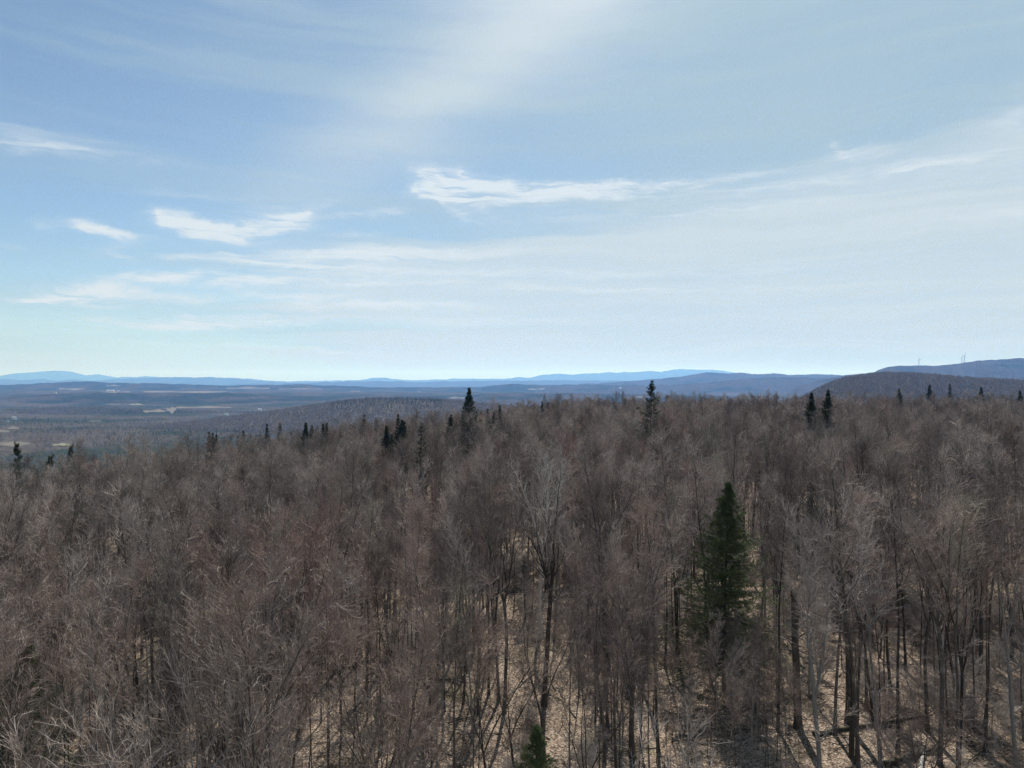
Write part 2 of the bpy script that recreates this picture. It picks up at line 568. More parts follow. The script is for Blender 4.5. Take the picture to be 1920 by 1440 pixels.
def forest_mat(name, scale_tone=1.0, cell=0.11, green=0.5):
    """far woodland seen as a skin: crowns as small bumps, bare brown with dark conifer patches"""
    m, t, b = mat(name)
    ge = t.nodes.new('ShaderNodeNewGeometry')
    pos = ge.outputs['Position']
    vo = t.nodes.new('ShaderNodeTexVoronoi')
    vo.inputs['Scale'].default_value = cell
    t.links.new(pos, vo.inputs['Vector'])
    patch = n_noise(t, pos, 0.0022, 5.0, 0.62)
    fine = n_noise(t, pos, 0.02, 4.0, 0.65)
    s = scale_tone
    bare = n_ramp(t, fine.outputs[0], [(0.3, (0.058 * s, 0.052 * s, 0.044 * s)), (0.7, (0.100 * s, 0.090 * s, 0.078 * s))])
    con = n_ramp(t, fine.outputs[0], [(0.3, (0.022 * s, 0.032 * s, 0.022 * s)), (0.7, (0.048 * s, 0.060 * s, 0.044 * s))])
    am = t.nodes.new('ShaderNodeMath')
    am.operation = 'ADD'
    t.links.new(patch.outputs[0], am.inputs[0])
    t.links.new(n_map(t, fine.outputs[0], 0.2, 0.8, -0.08, 0.08), am.inputs[1])
    c = n_mix(t, n_map(t, am.outputs[0], 1.0 - green - 0.03, 1.0 - green + 0.05), bare, con)
    hs = t.nodes.new('ShaderNodeHueSaturation')
    t.links.new(c, hs.inputs['Color'])
    sc = t.nodes.new('ShaderNodeSeparateColor')
    t.links.new(vo.outputs['Color'], sc.inputs[0])
    t.links.new(n_map(t, sc.outputs[0], 0, 1, 0.7, 1.3), hs.inputs['Value'])
    t.links.new(hs.outputs[0], b.inputs['Base Color'])
    b.inputs['Roughness'].default_value = 1.0
    b.inputs['Specular IOR Level'].default_value = 0.0
    return m, t, b, hs, pos, vo


def ground_material():
    m, t, b, hs, pos, vo = forest_mat('forest_floor', 1.0, 0.11, 0.5)
    # near: leaf litter
    v1 = t.nodes.new('ShaderNodeTexVoronoi')
    v1.inputs['Scale'].default_value = 8.5
    t.links.new(pos, v1.inputs['Vector'])
    sc = t.nodes.new('ShaderNodeSeparateColor')
    t.links.new(v1.outputs['Color'], sc.inputs[0])
    leaf = n_ramp(t, sc.outputs[0], [(0.0, (0.08, 0.060, 0.047)), (0.35, (0.210, 0.160, 0.124)), (0.7, (0.335, 0.265, 0.210)), (1.0, (0.47, 0.39, 0.325))])
    n1 = n_noise(t, pos, 0.35, 5.0, 0.65)
    leaf = n_mix(t, n_map(t, n1.outputs[0], 0.52, 0.66, 0.0, 0.55), leaf, (0.085, 0.062, 0.042))
    n2 = n_noise(t, pos, 2.2, 4.0, 0.7)
    leaf = n_mix(t, n_map(t, n2.outputs[0], 0.56, 0.68, 0.0, 0.6), leaf, (0.06, 0.045, 0.03))
    n3 = n_noise(t, pos, 0.11, 3.0, 0.5)
    leaf = n_mix(t, n_map(t, n3.outputs[0], 0.60, 0.70, 0.0, 0.35), leaf, (0.12, 0.125, 0.05))
    ln = t.nodes.new('ShaderNodeVectorMath')
    ln.operation = 'LENGTH'
    t.links.new(pos, ln.inputs[0])
    c = n_mix(t, n_map(t, ln.outputs['Value'], 380, 700), leaf, hs.outputs[0])
    t.links.new(c, b.inputs['Base Color'])
    bp = t.nodes.new('ShaderNodeBump')
    bp.inputs['Strength'].default_value = 0.9
    bp.inputs['Distance'].default_value = 0.12
    t.links.new(v1.outputs['Distance'], bp.inputs['Height'])
    t.links.new(bp.outputs[0], b.inputs['Normal'])
    return m


def polar_sheet(azs, rs, hf):
    A, Rr = np.meshgrid(azs, rs, indexing='ij')
    X, Y = np.sin(A) * Rr, np.cos(A) * Rr
    Z = hf(X, Y)
    na, nr = A.shape
    V = np.stack([X, Y, Z], -1).reshape(-1, 3)
    i, j = np.meshgrid(np.arange(na - 1), np.arange(nr - 1), indexing='ij')
    a = (i * nr + j).ravel()
    return V, np.stack([a, a + 1, a + nr + 1, a + nr], 1)


SKIN = []


def build_ground():
    azs = np.concatenate([np.radians(np.linspace(-180, -48, 45)), np.radians(np.linspace(-47, 47, 330)), np.radians(np.linspace(48, 180, 45))])
    rs = np.concatenate([[0.0], np.geomspace(4, 60, 25), np.geomspace(64, 46000, 230)])
    V, Fq = polar_sheet(azs, rs, ground_h)
    me = new_mesh('ground', V, [Fq], [ground_material()], True)
    link('ground', me, kind='structure')
    SKIN.append(me)


build_ground()


# hills: traced skyline (photo pixels) at a true distance, a real mound in front and behind
def hill(name, D, width, prof, material, back=1.0, rough=0.10, skirt=40, power=1.0):
    xs = np.array([p[0] for p in prof], float)
    ys = np.array([p[1] for p in prof], float)
    n = max(160, int((xs[-1] - xs[0]) / 2.5))
    px = np.linspace(xs[0], xs[-1], n)
    u = (px - 960.0) / F
    az = np.arctan(u)
    top = CAM_Z + (HORIZON - np.interp(px, xs, ys)) / F * D       # at forward distance D
    ker = np.hanning(7)
    ker /= ker.sum()
    top = np.convolve(np.pad(top, 3, mode='edge'), ker, mode='valid')
    top = top + fbm(px / 17.0 + D, px * 0 + D * .01, 3) * 1.3 / F * D
    tt = np.concatenate([np.linspace(-1, 0, 46), np.linspace(0, 1, 16)[1:]])
    A, T = np.meshgrid(az, tt, indexing='ij')
    W = np.where(T < 0, width, width * back)
    Yd = D + T * W
    X, Y = np.tan(A) * Yd, Yd
    base = np.minimum(ground_h(X, Y) - skirt, top[:, None] - 5)
    s = (0.5 + 0.5 * np.cos(np.pi * np.clip(np.abs(T) + 0.0, 0, 1))) ** power
    # gullies and spurs down the slope, none on the skyline itself
    g = fbm(X / (width * 0.45) + D, Y / (width * 0.8), 4) * rough * np.sin(np.pi * np.clip(np.abs(T), 0, 1))
    s = np.clip(s + g, 0, 1)
    ends = np.clip(np.minimum(np.arange(n), np.arange(n)[::-1]) / 10.0, 0, 1)[:, None]
    bump = fbm(X / 60.0, Y / 60.0, 2) * D * 0.00028
    Z = base + (top[:, None] - base) * s * ends + bump
    na, nr = A.shape
    V = np.stack([X, Y, Z], -1).reshape(-1, 3)
    i, j = np.meshgrid(np.arange(na - 1), np.arange(nr - 1), indexing='ij')
    a = (i * nr + j).ravel()
    me = new_mesh(name, V, [np.stack([a, a + 1, a + nr + 1, a + nr], 1)], [material], True)
    o = link(name, me, kind='structure')
    SKIN.append(me)
    return o, (A, X, Y, Z)


M_wood_far = forest_mat('far_woodland', 0.75, 0.05, 0.42)[0]
M_wood_mid = forest_mat('brown_woodland', 1.2, 0.10, 0.30)[0]
M_wood_con = forest_mat('mixed_woodland', 0.80, 0.06, 0.52)[0]

H_A = [(-140, 712), (-60, 708), (0, 704), (40, 700), (75, 697), (105, 695), (140, 698), (160, 703), (185, 702), (207, 706), (235, 712), (290, 716)]
H_A2 = [(180, 716), (230, 707), (275, 706), (340, 709), (420, 712), (470, 710), (505, 714), (560, 716)]
H_B = [(-140, 700), (-60, 705), (0, 710), (35, 713), (80, 711), (110, 714), (135, 711), (170, 714), (240, 710), (285, 709), (340, 706.5), (365, 708), (400, 707), (440, 709), (490, 714), (560, 718)]
H_C = [(480, 718), (560, 714), (620, 714), (680, 712), (700, 709), (722, 707.5), (745, 711), (780, 713), (860, 710), (960, 710), (975, 707), (990, 709), (1010, 704), (1050, 701), (1075, 702), (1110, 700), (1150, 698), (1185, 698.5), (1215, 695), (1240, 698), (1262, 693), (1300, 692), (1345, 694), (1380, 699), (1420, 706), (1470, 712)]
H_C2 = [(420, 722), (500, 719), (600, 717), (700, 714), (790, 716), (880, 714), (960, 713.5), (1080, 713), (1200, 714), (1300, 716), (1400, 720)]
H_D = [(1060, 722), (1150, 717), (1230, 711), (1275, 706), (1310, 700), (1335, 698), (1365, 700), (1385, 699), (1420, 701), (1455, 700), (1490, 703), (1530, 702), (1570, 703), (1620, 706), (1700, 712)]
H_D2 = [(1000, 730), (1120, 724), (1260, 722), (1330, 717), (1390, 711), (1440, 708), (1480, 707), (1540, 709), (1600, 712), (1700, 722)]
H_E = [(1470, 730), (1530, 714), (1580, 704), (1640, 697), (1660, 690), (1685, 685.5), (1720, 685.5), (1760, 686), (1795, 683), (1830, 677), (1880, 673.5), (1920, 672), (1990, 668), (2080, 662)]
H_F = [(1440, 762), (1500, 745), (1530, 729), (1560, 715), (1590, 706), (1640, 699), (1690, 697), (1740, 700), (1800, 706), (1850, 709), (1920, 712), (2000, 712), (2080, 712)]
H_G = [(160, 812), (300, 796), (400, 784), (500, 771), (580, 758), (640, 749), (690, 744), (760, 744), (810, 746), (870, 751), (960, 760), (1060, 768), (1200, 780)]
H_L1 = [(-140, 722), (0, 722), (80, 719), (140, 715), (230, 718), (330, 720), (440, 723), (560, 721), (650, 724), (740, 727), (900, 726), (960, 720), (1020, 722), (1100, 721), (1200, 722), (1300, 726), (1420, 730)]
H_L2 = [(-140, 742), (0, 744), (110, 738), (200, 735), (320, 737), (420, 736), (520, 742), (620, 744), (720, 740), (860, 742), (960, 737), (1100, 738), (1250, 740), (1400, 744)]
H_L3 = [(-140, 768), (0, 766), (120, 760), (240, 762), (330, 765), (420, 768), (520, 770), (620, 772), (760, 775)]
hill('mountain', 44000, 6000, H_A, M_wood_far, 0.3)
hill('mountain', 39000, 5000, H_A2, M_wood_far, 0.4)
hill('hill', 29000, 4500, H_B, M_wood_far)
hill('hill', 36000, 5500, H_C, M_wood_far)
hill('hill', 22000, 3500, H_C2, M_wood_far)
hill('hill', 13000, 2400, H_D, M_wood_far)
hill('hill', 9500, 1800, H_D2, M_wood_far)
hill('hill', 8000, 2200, H_E, M_wood_far)
o_F, G_F = hill('hill', 2100, 850, [(a_, b_ + 5) for a_, b_ in H_F], M_wood_mid, 1.0, 0.12)
o_G, G_G = hill('hill', 2500, 900, [(a_, b_ + 5) for a_, b_ in H_G], M_wood_mid, 1.0, 0.10)
hill('hill', 10500, 1800, H_L1, M_wood_con)
o_L2, G_L2 = hill('hill', 6200, 1500, H_L2, M_wood_con)
o_L3, G_L3 = hill('hill', 4000, 900, [(a_, b_ + 4) for a_, b_ in H_L3], M_wood_con)


# ------------------------------------------------------------------ fields and farms in the valley
from mathutils.bvhtree import BVHTree


def skin_tree():
    vs, ps, n = [], [], 0
    for me in SKIN:
        v = np.empty(len(me.vertices) * 3, np.float32)
        me.vertices.foreach_get('co', v)
        v = v.reshape(-1, 3)
        li = np.empty(len(me.loops), np.int32)
        me.loops.foreach_get('vertex_index', li)
        q = li.reshape(-1, 4)
        q = q[v[q[:, 0], 1] > 250] + n
        vs.append(v)
        ps.append(q)
        n += len(v)
    return BVHTree.FromPolygons(np.concatenate(vs).tolist(), np.concatenate(ps).tolist())


BVH = skin_tree()


def land(px, py):
    """the point of the land that a straight look over photo pixel px, py meets"""
    d = Vector(((px - 960.0) / F, 1.0, (HORIZON - py) / F))
    hit = BVH.ray_cast(Vector((0, 0, CAM_Z)) + d * 260, d.normalized(), 1e6)
    return hit[0]


def field_mat(name, a, bcol):
    m, t, b = mat(name)
    ge = t.nodes.new('ShaderNodeNewGeometry')
    nz = n_noise(t, ge.outputs['Position'], 0.02, 4.0, 0.6)
    t.links.new(n_ramp(t, nz.outputs[0], [(0.35, a), (0.65, bcol)]), b.inputs['Base Color'])
    b.inputs['Roughness'].default_value = 1.0
    return m


M['stubble'] = field_mat('stubble', (.085, .076, .058), (.135, .118, .09))
M['meadow'] = field_mat('meadow', (.13, .14, .08), (.19, .19, .12))
FIELDS = [
    (-70, 57, 828, 837, 'stubble'), (14, 35, 800, 806, 'stubble'), (-40, 18, 807, 812, 'stubble'), (98, 132, 832, 837, 'meadow'),
    (188, 244, 734, 737, 'stubble'), (268, 424, 733.5, 737, 'stubble'), (244, 268, 757, 760, 'meadow'), (198, 226, 757, 759, 'stubble'),
    (268, 312, 768.5, 774, 'stubble'), (312, 330, 762, 775, 'stubble'), (330, 434, 762, 766, 'stubble'), (198, 226, 722, 725, 'stubble'),
    (110, 160, 728, 732, 'stubble'), (424, 506, 726, 730, 'stubble'), (522, 604, 728, 731, 'stubble'),
    (840, 872, 744.5, 748, 'stubble'), (988, 1022, 728.5, 731.5, 'stubble'), (656, 676, 733, 735, 'stubble'), (165, 190, 789, 791, 'stubble'), (1195, 1206, 744, 746, 'meadow'),
]
FIELD_D = []
for (x0, x1, y0, y1, fm) in FIELDS:
    nx, ny = max(6, int((x1 - x0) / 4)), 5
    V, ok = [], True
    ph = random.random() * 9
    for i in range(nx + 1):
        u = i / nx
        e = (0.45 + 0.55 * abs(math.sin(math.pi * min(1, max(0, u)))) ** .22) * (.8 + .3 * math.sin(u * 11 + ph * 2))
        for j in range(ny + 1):
            yy = (y0 + y1) / 2 + (y1 - y0) / 2 * (1 - 2 * j / ny) * e + .35 * math.sin(u * 7 + ph) * (y1 - y0) * .3
            p = land(x0 + (x1 - x0) * u, yy)
            if p is None:
                ok = False
                break
            V.append((p.x, p.y, p.z))
    if not ok:
        print('field off', x0, y0)
        continue
    V = np.array(V)
    # a field lies on one slope: keep depth continuous
    med = np.median(V[:, 1])
    if V[:, 1].max() > med * 1.7 or V[:, 1].min() < med * .6:
        print('field broken', x0, y0, V[:, 1].min(), med, V[:, 1].max())
    V[:, 2] += 0.5 + V[:, 1] * .00025
    FIELD_D.append((x0, x1, y0, y1, V[:, 1].min(), V[:, 1].max()))
    q = []
    for i in range(nx):
        for j in range(ny):
            a_ = i * (ny + 1) + j
            q.append((a_, a_ + 1, a_ + ny + 2, a_ + ny + 1))
    link('field', new_mesh('field', V, [q], [M[fm]], True), kind='structure')

M['white_wall'] = field_mat('white_wall', (.66, .65, .62), (.78, .77, .74))
M['pale_wall'] = field_mat('pale_wall', (.50, .44, .38), (.58, .52, .45))
M['metal_roof'] = field_mat('metal_roof', (.52, .53, .55), (.66, .67, .69))
M['dark_roof'] = field_mat('dark_roof', (.10, .09, .09), (.16, .15, .14))
HOUSES = [
    (207, 735, 60, 16, 9, 'white_wall', 'metal_roof', 'long white barn on the pale field strip across the valley', 'barn'),
    (222, 735, 34, 16, 10, 'white_wall', 'metal_roof', 'shorter white barn at the right end of the long white barn', 'barn'),
    (103, 738, 26, 14, 14, 'white_wall', 'dark_roof', 'tiny white house on the valley crest near the far left mountain', 'house'),
    (27, 787, 16, 10, 8, 'white_wall', 'metal_roof', 'white house among dark conifers low in the valley at far left', 'house'),
    (14, 791, 9, 7, 5, 'white_wall', 'dark_roof', 'small white shed left of the white house in the dark conifers', 'shed'),
    (317, 766, 22, 12, 9, 'pale_wall', 'dark_roof', 'tan farmhouse at the meeting of the tan fields', 'house'),
    (425, 780, 18, 10, 7, 'white_wall', 'metal_roof', 'white house among conifers right of the tan fields', 'house'),
    (487, 771, 18, 12, 8, 'pale_wall', 'metal_roof', 'pale house in the woods right of the white house', 'house'),
    (786, 735.5, 26, 14, 11, 'white_wall', 'dark_roof', 'lone white house in the valley left of the tallest dense spruce', 'house'),
    (1163, 729.5, 30, 16, 12, 'white_wall', 'metal_roof', 'small white house in the blue valley left of the thin tall spruce', 'house'),
]
for (px, py, w_, d_, h_, wmat, rmat, lab, cat) in HOUSES:
    p = land(px, py)
    t = thing('barn' if cat == 'barn' else ('shed' if cat == 'shed' else 'farm_house'), lab, cat, (p.x, p.y, p.z + .3 + p.y * .0004), random.uniform(-.3, .3))
    g = Geo()
    g.box((0, 0, h_ / 2 - 3), (w_, d_, h_ + 6))
    link('wall', g.mesh('wall', [M[wmat]]), t)
    g = Geo()
    a_, b_, r_ = w_ / 2 + .5, d_ / 2 + .6, d_ * .42
    g.add([(-a_, -b_, h_ + .02), (a_, -b_, h_ + .02), (a_, b_, h_ + .02), (-a_, b_, h_ + .02), (-a_, 0, h_ + r_), (a_, 0, h_ + r_)],
          [(0, 4, 3), (1, 2, 5)], [(0, 1, 5, 4), (2, 3, 4, 5), (0, 3, 2, 1)])
    rf = link('roof', g.mesh('roof', [M[rmat]]), t)
    g = Geo()
    k_ = max(2, int(w_ / 6))
    for q in range(k_):
        g = Geo()
        g.box(((q + .5) / k_ * w_ - w_ / 2, -d_ / 2 - .04, h_ * .45), (1.6, .12, 2.0))
        link('window', g.mesh('window', [M['dark_roof']]), t)

# ------------------------------------------------------------------ bare trees
def grow(P0, D0, L, nseg, wander, trop, rg):
    n = len(P0)
    P = np.empty((n, nseg + 1, 3))
    P[:, 0] = P0
    d = nrm(D0)
    for k in range(nseg):
        d = nrm(d + rg.normal(0, wander, (n, 3)) + np.array([0, 0, trop]))
        P[:, k + 1] = P[:, k] + d * (L / nseg)[:, None]
    return P


def sprout(P, Rd, count, t0, t1, ang, Lf, rg, tip_bias=1.0, flat=0.0):
    """children on parent polylines: -> P0, D0, L, R0"""
    n, m, _ = P.shape
    par = np.repeat(np.arange(n), count)
    k = len(par)
    t = t0 + (t1 - t0) * rg.random(k) ** (1.0 / tip_bias)
    s = t * (m - 1)
    i = np.minimum(s.astype(int), m - 2)
    f = (s - i)[:, None]
    p = P[par, i] * (1 - f) + P[par, i + 1] * f
    r = Rd[par, i] * (1 - f[:, 0]) + Rd[par, i + 1] * f[:, 0]
    T = nrm(P[par, i + 1] - P[par, i])
    q = rg.normal(0, 1, (k, 3))
    q[:, 2] *= (1 - flat)
    q = nrm(q - (q * T).sum(1, keepdims=True) * T)
    a = np.radians(rg.uniform(ang[0], ang[1], k))[:, None]
    D = T * np.cos(a) + q * np.sin(a)
    Lp = np.linalg.norm(P[:, 1:] - P[:, :-1], axis=2).sum(1)[par]
    L = Lf(t, Lp, rg.random(k))
    return p, D, L, r


def radii(R0, R1, nseg, p=1.0):
    s = (np.linspace(0, 1, nseg + 1) ** p)[None]
    return R0[:, None] * (1 - s) + R1[:, None] * s


def make_bare(seed, H, fork, r_base, spread, dens=1.0, stems=3, twig_r=0.0080, dead=False, low=.42, fat=1.0):
    rg = np.random.default_rng(seed)
    tr, cr = Geo(), Geo()
    up = np.array([0, 0, 1.0])
    lean = np.array([rg.normal(0, .035), rg.normal(0, .035), 1.0])
    if fork:
        Lt = H * low
        P = grow(np.array([[0, 0, -0.4]]), lean[None], np.array([Lt + .4]), 9, .03, .02, rg)
        Rd = radii(np.array([r_base]), np.array([r_base * .72]), 9)
        Rd[0, 0] *= 1.5
        Rd[0, 1] *= 1.12
        tr.tubes(P, Rd, 9)
        k = stems
        ph = rg.random() * 6.28 + np.arange(k) / k * 6.28 + rg.normal(0, .3, k)
        a = np.radians(rg.uniform(9, 24, k) * spread)
        D = np.stack([np.sin(a) * np.cos(ph), np.sin(a) * np.sin(ph), np.cos(a)], 1)
        L = (H - Lt) * rg.uniform(.80, 1.04, k)
        S = grow(np.repeat(P[:, -1], k, 0) - np.array([0, 0, .15]), D, L, 10, .075, .05, rg)
        sr = r_base * rg.uniform(.40, .62, k)
        SR = radii(sr, sr * .10, 10, .9)
        tr.tubes(S, SR, 7)
        # a few low dead-ish limbs from the bole
        p, D, L, r = sprout(P, Rd, 2, .55, .95, (45, 75), lambda t, lp, q: 1.2 + 1.6 * q, rg)
        low_l = grow(p, D, L, 5, .12, .06, rg)
        LRs = [(low_l, radii(np.minimum(r * .3, .035), np.full(len(r), .006), 5))]
        parents = [(S, SR, 10, .08, 1.0)]
    else:
        P = grow(np.array([[0, 0, -0.4]]), lean[None], np.array([H + .4]), 18, .028, .03, rg)
        Rd = radii(np.array([r_base]), np.array([.012]), 18, .85)
        Rd[0, 0] *= 1.5
        Rd[0, 1] *= 1.1
        tr.tubes(P, Rd, 9)
        LRs = []
        parents = [(P, Rd, 22, low, 1.0)]
    # limbs
    for (S, SR, cnt, t0, t1) in parents:
        if fork:
            Lf = lambda t, lp, q: (.8 + 3.0 * (1 - t) + .9 * q) * spread
            p, D, L, r = sprout(S, SR, cnt, t0, t1, (18, 44), Lf, rg)
        else:
            Lf = lambda t, lp, q: (.7 + 3.9 * np.clip(1 - (t - low) / (1 - low), 0, 1) * (.6 + .4 * q)) * spread
            p, D, L, r = sprout(S, SR, cnt, t0, t1, (24, 52), Lf, rg)
        B = grow(p, D, L, 7, .14, .085, rg)
        r0 = np.minimum(r * .62, (.015 + L * .013) * fat)
        LRs.append((B, radii(r0, np.full(len(r0), .008), 7, .8)))
    allB = []
    for B, BR in LRs:
        cr.slot = 1
        cr.tubes(B, BR, 5)
        cr.slot = 0
        allB.append((B, BR))
    if fork:
        allB.append((S[:, 5:], SR[:, 5:]))
    # branches
    lev2 = []
    for B, BR in allB:
        c = max(2, int(round(5.8 * dens)))
        p, D, L, r = sprout(B, BR, c, .18, 1.0, (22, 55), lambda t, lp, q: (.5 + 1.2 * (1 - .55 * t)) * (.6 + .7 * q), rg)
        Q = grow(p, D, L, 5, .17, .08, rg)
        q0 = np.clip(np.minimum(r * .8, (.0125 + L * .008) * fat), .010, None)
        QR = radii(q0, np.full(len(q0), .0078), 5)
        cr.tubes(Q, QR, 4)
        lev2.append((Q, QR))
        lev2.append((B[:, -3:], BR[:, -3:]))
    # branchlets
    lev3 = []
    for B, BR in lev2:
        c = max(2, int(round(3.5 * dens)))
        p, D, L, r = sprout(B, BR, c, .2, 1.0, (18, 46), lambda t, lp, q: .25 + .55 * q, rg)
        Q = grow(p, D, L, 3, .19, .09, rg)
        q0 = np.full(len(p), twig_r)
        QR = radii(q0, q0 * .55, 3)
        cr.tubes(Q, QR, 3)
        lev3.append((Q, QR))
    # twigs
    if not dead:
        for B, BR in lev3:
            c = max(2, int(round(3.2 * dens)))
            p, D, L, r = sprout(B, BR, c, .15, 1.0, (18, 50), lambda t, lp, q: .12 + .30 * q, rg)
            Q = grow(p, D, L, 1, .1, .08, rg)
            q0 = np.full(len(p), twig_r * .72)
            cr.tubes(Q, radii(q0, q0 * .3, 1), 3, tip=True)
    return tr, cr


TREES = [
    # name, seed, H, fork, r, spread, dens, stems, bark, twig, low
    ('sugar_maple', 11, 19.0, True, .17, .80, 1.0, 3, 'bark_grey', 'twig_grey', .50),
    ('hardwood', 12, 18.0, False, .13, .75, 1.0, 0, 'bark_brown', 'twig_brown', .54),
    ('beech', 13, 17.5, True, .15, .85, 1.0, 2, 'bark_pale', 'twig_grey', .46),
    ('red_maple', 14, 18.5, True, .15, .95, 1.1, 4, 'bark_grey', 'twig_red', .42),
    ('slender_pole', 15, 16.5, False, .075, .50, .8, 0, 'bark_grey', 'twig_brown', .58),
    ('old_maple', 16, 20.0, True, .23, 1.1, 1.05, 4, 'bark_brown', 'twig_grey', .48),
    ('ash', 17, 19.5, False, .14, .65, .9, 0, 'bark_grey', 'twig_olive', .58),
    ('forked_maple', 18, 18.0, True, .12, .75, 1.0, 3, 'bark_brown', 'twig_brown', .36),
    ('grey_pole', 19, 17.5, True, .09, .60, .85, 2, 'bark_pale', 'twig_grey', .50),
    ('wide_maple', 20, 17.0, True, .16, 1.05, 1.0, 5, 'bark_grey', 'twig_brown', .38),
    ('straight_maple', 21, 20.5, False, .15, .70, .95, 0, 'bark_brown', 'twig_grey', .56),
    ('pale_beech', 22, 16.0, True, .13, .95, .95, 3, 'bark_pale', 'twig_grey', .44),
]
PROTO = []
for (nm, sd, H, fk, rb, sp, dn, st, bk, tw, lo) in TREES:
    a, b = make_bare(sd, H, fk, rb, sp, dn, max(st, 1), low=lo)
    PROTO.append((a.mesh(nm + '_trunk', [M[bk]], True), b.mesh(nm + '_crown', [M[tw], M[bk]], False), H))
a, b = make_bare(31, 20.5, True, .22, 1.15, .8, 4, twig_r=.010, dead=True, low=.50, fat=1.4)
DEAD = (a.mesh('pale_trunk', [M['bark_dead']], True), b.mesh('pale_crown', [M['bark_dead'], M['bark_dead']], False), 20.5)
a, b = make_bare(32, 19.5, True, .20, 1.3, .9, 4, low=.45, fat=1.5)
PALE = (a.mesh('pale_bark_trunk', [M['bark_pale']], True), b.mesh('pale_bark_crown', [M['twig_pale'], M['bark_pale']], False), 19.5)

# saplings and brush
BRUSH = []
for sd, hh, tw in ((41, 4.2, 'twig_pale'), (42, 2.6, 'twig_brown'), (43, 6.0, 'twig_grey')):
    rg = np.random.default_rng(sd)
    g = Geo()
    k = 4 if hh < 5 else 1
    ph = rg.random(k) * 6.28
    aa = np.radians(rg.uniform(2, 18, k))
    D = np.stack([np.sin(aa) * np.cos(ph), np.sin(aa) * np.sin(ph), np.cos(aa)], 1)
    S = grow(rg.normal(0, .25, (k, 3)) * np.array([1, 1, 0]) - np.array([0, 0, .1]), D, hh * rg.uniform(.6, 1, k), 7, .06, .03, rg)
    SR = radii(np.full(k, .012 + hh * .003), np.full(k, .004), 7)
    g.tubes(S, SR, 4)
    p, D, L, r = sprout(S, SR, 14, .2, 1, (35, 70), lambda t, lp, q: lp * (.12 + .28 * (1 - t)) * (.5 + .7 * q), rg)
    B = grow(p, D, L, 4, .1, .05, rg)
    BR = radii(np.minimum(r * .6, .012), np.full(len(r), .004), 4)
    g.tubes(B, BR, 3)
    p, D, L, r = sprout(B, BR, 8, .1, 1, (25, 60), lambda t, lp, q: .15 + .4 * q, rg)
    Q = grow(p, D, L, 2, .1, .05, rg)
    q0 = np.full(len(p), .0065)
    g.tubes(Q, radii(q0, q0 * .6, 2), 3)
    p, D, L, r = sprout(Q, radii(q0, q0 * .6, 2), 4, .1, 1, (25, 60), lambda t, lp, q: .1 + .22 * q, rg)
    g.tubes(grow(p, D, L, 1, .1, .05, rg), radii(np.full(len(p), .0038), np.full(len(p), .001), 1), 3, tip=True)
    BRUSH.append(g.mesh('brush', [M[tw]], False))


# ------------------------------------------------------------------ conifers
def make_conifer(seed, H, rad, start, whorls, per, needle_key, droop=.25, sparse=1.0, nl=.20, nd=1.0, taper=.9, broken=False, irregular=.15):
    """trunk, then whorls of drooping boughs with side sprays; needles are short spikes"""
    rg = np.random.default_rng(seed)
    tr, cr, wood = Geo(), Geo(), Geo()
    P = grow(np.array([[0, 0, -.3]]), np.array([[0, 0, 1.0]]), np.array([H + .3]), 16, .008, .02, rg)
    Rd = radii(np.array([.012 * H]), np.array([.012]), 16)
    tr.tubes(P, Rd, 8)
    p0, d0, l0 = [], [], []
    for w in range(whorls):
        t = start + (1 - start) * ((w + rg.random() * .6) / whorls) ** .92
        t = min(t, .992)
        k = max(3, int(per * (.55 + .45 * (1 - t)) * 1.0))
        s = t * 16
        i = min(int(s), 15)
        pp = P[0, i] * (1 - s + i) + P[0, i + 1] * (s - i)
        u = (1 - t) / (1 - start)
        prof = min(1.0, (u ** taper)) * (1.0 if u < .85 else (1 - (u - .85) * 1.2))
        ph0 = rg.random() * 6.28
        for j in range(k):
            if rg.random() > sparse:
                continue
            ph = ph0 + j / k * 6.28 + rg.normal(0, .25)
            L = max(.18, rad * prof * (1 + rg.normal(0, irregular)))
            el = math.radians(38 * (1 - u) ** 1.5 + 8 - 34 * u * droop * 3 + rg.normal(0, 6))
            p0.append(pp)
            d0.append((math.cos(ph) * math.cos(el), math.sin(ph) * math.cos(el), math.sin(el)))
            l0.append(L)
    p0, d0, l0 = np.array(p0), np.array(d0), np.array(l0)
    B = grow(p0, d0, l0, 5, .06, .035, rg)
    BR = radii(.006 + l0 * .007, np.full(len(l0), .004), 5)
    tr.tubes(B, BR, 4)
    # side sprays
    p, D, L, r = sprout(B, BR, int(13 * nd), .12, 1.0, (35, 65), lambda t, lp, q: np.clip(lp * .42 * (1.1 - t) + .10, .1, 1.0) * (.7 + .5 * q), rg, flat=.72)
    Q = grow(p, D, L, 2, .08, -.03, rg)
    QR = radii(np.full(len(p), .006), np.full(len(p), .003), 2)
    # needles along sprays and along boughs
    for (S, cnt) in ((Q, int(10.5 * nd)), (B, int(20 * nd))):
        p, D, L, r = sprout(S, np.ones(S.shape[:2]), cnt, .05, 1.0, (28, 60), lambda t, lp, q: nl * (.6 + .7 * q), rg, flat=.3)
        N = grow(p, D, L, 1, .05, .02, rg)
        cr.tubes(N, radii(np.full(len(p), nl * .068), np.full(len(p), .002), 1), 3, tip=True)
    return tr, wood, cr


def conifer_set(name, *a, **k):
    nk = a[6]
    tr, wd, cr = make_conifer(*a, **k)
    return (tr.mesh(name + '_trunk', [M['bark_brown']], True), cr.mesh(name + '_needles', [M[nk]]), a[1])


